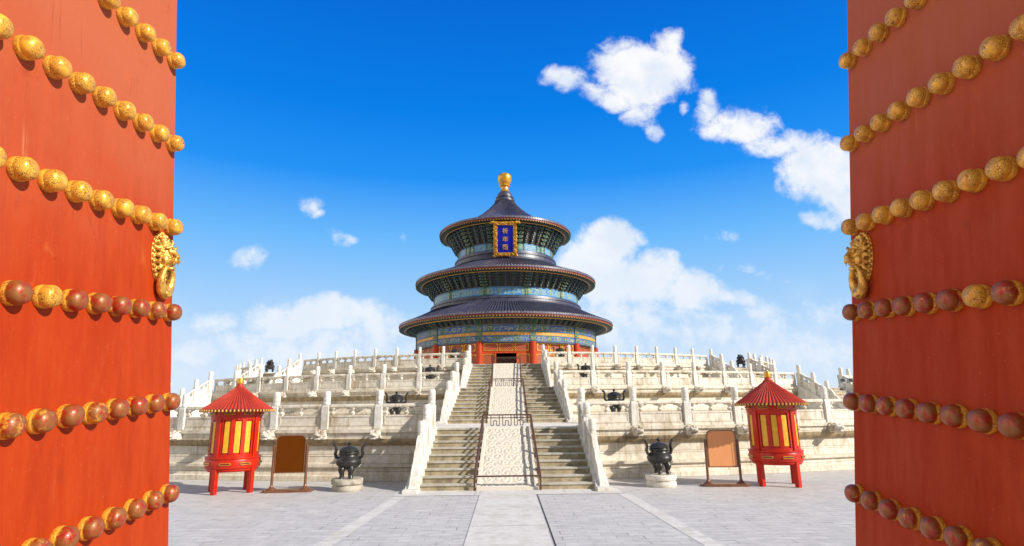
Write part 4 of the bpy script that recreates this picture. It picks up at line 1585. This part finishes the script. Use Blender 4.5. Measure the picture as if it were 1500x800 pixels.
floodlight('grey twin-headed floodlight pole behind the balustrade right of the right lantern', (20.3, 35.2, 1.76), 0.4)
floodlight('grey twin-headed floodlight pole behind the balustrade left of the left lantern', (-20.3, 35.2, 1.76), -0.4)


# ------------------------------------------------------------------ the two red gate doors
def stud_mesh(mat, name):
    mb = MB()
    prof = [(0.0515, 0.0), (0.0530, 0.004), (0.0530, 0.019), (0.0512, 0.0235), (0.0496, 0.0255), (0.0502, 0.029), (0.0508, 0.038), (0.0496, 0.050), (0.0452, 0.0625), (0.0365, 0.0720), (0.0235, 0.0780), (0.010, 0.0805), (0.0, 0.0810)]
    X = Matrix.Rotation(-pi / 2, 4, 'X')          # axis along +y
    mb.lathe(prof, 28, X=X, caps=True)
    return mb.mesh(name, mat, sharp=60)


def fused(mb, name, mat, voxel):
    """melt overlapping lumps into one cast surface"""
    me = mb.mesh(name, mat)
    tmp = bpy.data.objects.new('tmp', me)
    COL.objects.link(tmp)
    m = tmp.modifiers.new('melt', 'REMESH')
    m.mode = 'VOXEL'
    m.voxel_size = voxel
    m.use_smooth_shade = True
    q = tmp.modifiers.new('soft', 'SMOOTH')
    q.factor = 0.5
    q.iterations = 2
    bpy.context.view_layer.update()
    out = bpy.data.meshes.new_from_object(tmp.evaluated_get(bpy.context.evaluated_depsgraph_get()))
    bpy.data.objects.remove(tmp)
    out.name = name
    out.polygons.foreach_set('use_smooth', [True] * len(out.polygons))
    return out


def knocker_meshes():
    mb = MB()
    # shield with a beaded rim
    mb.ball((0, 0.0, 0.045), 1.0, n=40, sq=(0.112, 0.024, 0.158))
    for q in range(30):
        a = 2 * pi * q / 30
        mb.ball((0.102 * cos(a), 0.014, 0.045 + 0.147 * sin(a)), 0.0125, n=8)
    # mane: two rows of locks curling outwards
    for row, (rx, rz, y, r, n) in enumerate(((0.080, 0.118, 0.026, 0.017, 18), (0.058, 0.088, 0.044, 0.018, 14))):
        for q in range(n):
            a = 2 * pi * (q + 0.5 * row) / n
            if row == 1 and -2.2 < (a if a < pi else a - 2 * pi) < -0.95:
                continue
            c, d = cos(a), sin(a)
            mb.tube([((rx - .018) * c, y + .012, 0.055 + (rz - .022) * d), (rx * c, y + .010, 0.055 + rz * d), ((rx + .013) * c + .006 * d, y - .002, 0.055 + (rz + .014) * d)],
                    [r * 0.9, r, r * 0.5], 8)
    # skull, brow, cheeks, muzzle
    mb.ball((0, 0.045, 0.055), 0.060, n=18, sq=(1.0, 0.9, 1.2))
    mb.ball((0, 0.074, 0.098), 0.026, n=14, sq=(1.5, 0.9, 0.75))
    mb.tube([(0, 0.084, 0.100), (0, 0.108, 0.066), (0, 0.128, 0.044)], [0.016, 0.017, 0.019], 12)
    mb.ball((0, 0.132, 0.044), 0.019, n=14, sq=(1.3, 0.75, 0.8))
    mb.ball((0, 0.104, 0.026), 0.033, n=16, sq=(1.15, 1.0, 0.62))
    for s in (-1, 1):
        mb.ball((s * 0.031, 0.094, 0.076), 0.0145, n=12)
        mb.tube([(s * 0.010, 0.106, 0.092), (s * 0.034, 0.102, 0.104), (s * 0.058, 0.078, 0.094)], [0.008, 0.0115, 0.007], 8)
        mb.ball((s * 0.046, 0.066, 0.026), 0.030, n=14)
        mb.ball((s * 0.020, 0.124, 0.022), 0.0155, n=12)
        mb.tube([(s * 0.028, 0.118, 0.012), (s * 0.030, 0.116, -0.006)], [0.006, 0.003], 6)
        mb.tube([(s * 0.050, 0.05, 0.115), (s * 0.070, 0.056, 0.142), (s * 0.060, 0.05, 0.162)], [0.014, 0.013, 0.005], 8)
    mb.ball((0, 0.086, -0.024), 0.027, n=14, sq=(1.25, 1.0, 0.55))
    head = fused(mb, 'lion_mask', 'knocker_gold', 0.0028)
    mb = MB()
    pts, rad = [], []
    for q in range(33):
        a = R(90 + 360 * q / 32)
        pts.append((0.064 * cos(a), 0.070 - 0.034 * (1 - sin(a)) * 0.5, -0.088 + 0.078 * sin(a)))
        rad.append(0.014 + 0.012 * (1 - sin(a)))
    mb.tube(pts, rad, 12)
    for q in range(13):
        a = R(205 + 130 * q / 12)
        mb.ball((0.064 * cos(a), 0.066 - 0.034 * (1 - sin(a)) * 0.5, -0.090 + 0.080 * sin(a)), 0.026, n=10, sq=(1, 1.25, 1))
    mb.ball((0, 0.066, -0.172), 0.03, n=14, sq=(1.5, 0.7, 0.7))
    ring = fused(mb, 'knocker_ring', 'knocker_gold', 0.003)
    return head, ring


STUD_G = stud_mesh('stud_gold', 'door_stud')
STUD_W = stud_mesh('stud_worn', 'door_stud')
MASK, RING = knocker_meshes()
ROWS = [(1.365, 0), (0.815, 0), (0.274, 0), (-0.247, 1), (-0.775, 1), (-1.300, 1)]


def gate_door(label, O, x, y, z, sx):
    X = Matrix(((x[0], y[0], z[0], O[0]), (x[1], y[1], z[1], O[1]), (x[2], y[2], z[2], O[2]), (0, 0, 0, 1)))
    o = thing('gate_door', label, 'door', group='red palace gate doors', X=X)
    mb = MB()
    # slightly bowed leaf: the free edge is at s = -0.012, the hinge side runs towards the viewer
    zt, zb = 2.25, -3.05
    s0, s1 = -0.012, 1.75
    nz, ns = 24, 12
    mb.box((sx * (s0 + s1) / 2, -0.06, (zt + zb) / 2), (s1 - s0, 0.12, zt - zb), b=0.006)
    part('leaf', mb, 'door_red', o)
    rnd = random.Random(11)
    for t, kind in ROWS:
        for k in range(8 if t > 1 or t < -1 else 9):
            s = 0.050 + 0.1635 * k
            me = STUD_W if kind else STUD_G
            if kind == 1 and t > -0.3 and k in (6,):
                me = STUD_G
            inst('door_stud', me, o, X=T((sx * s + rnd.uniform(-.003, .003), 0.0, t + rnd.uniform(-.003, .003) + 0.0)) @ Matrix.Rotation(rnd.uniform(0, 6.28), 4, 'Y'))
    k = inst('lion_knocker', MASK, o, (sx * 0.140, 0.004, 0.025))
    k.scale = (0.80, 0.80, 1.0)
    inst('knocker_ring', RING, k, (0, 0, 0))
    return o


gate_door('tall red studded gate door with lion knocker, at the left edge of the view', (-2.0554, 3.5, 3.2237), (0.01698, -0.99538, -0.09445), (0.99851, 0.01198, 0.05329), (-0.05192, -0.09522, 0.9941), 1)
gate_door('tall red studded gate door with lion knocker, at the right edge of the view', (2.1355, 3.4633, 3.1748), (0.0366, 0.99492, 0.09383), (-0.99663, 0.02944, 0.0766), (0.07345, -0.09631, 0.99264), -1)
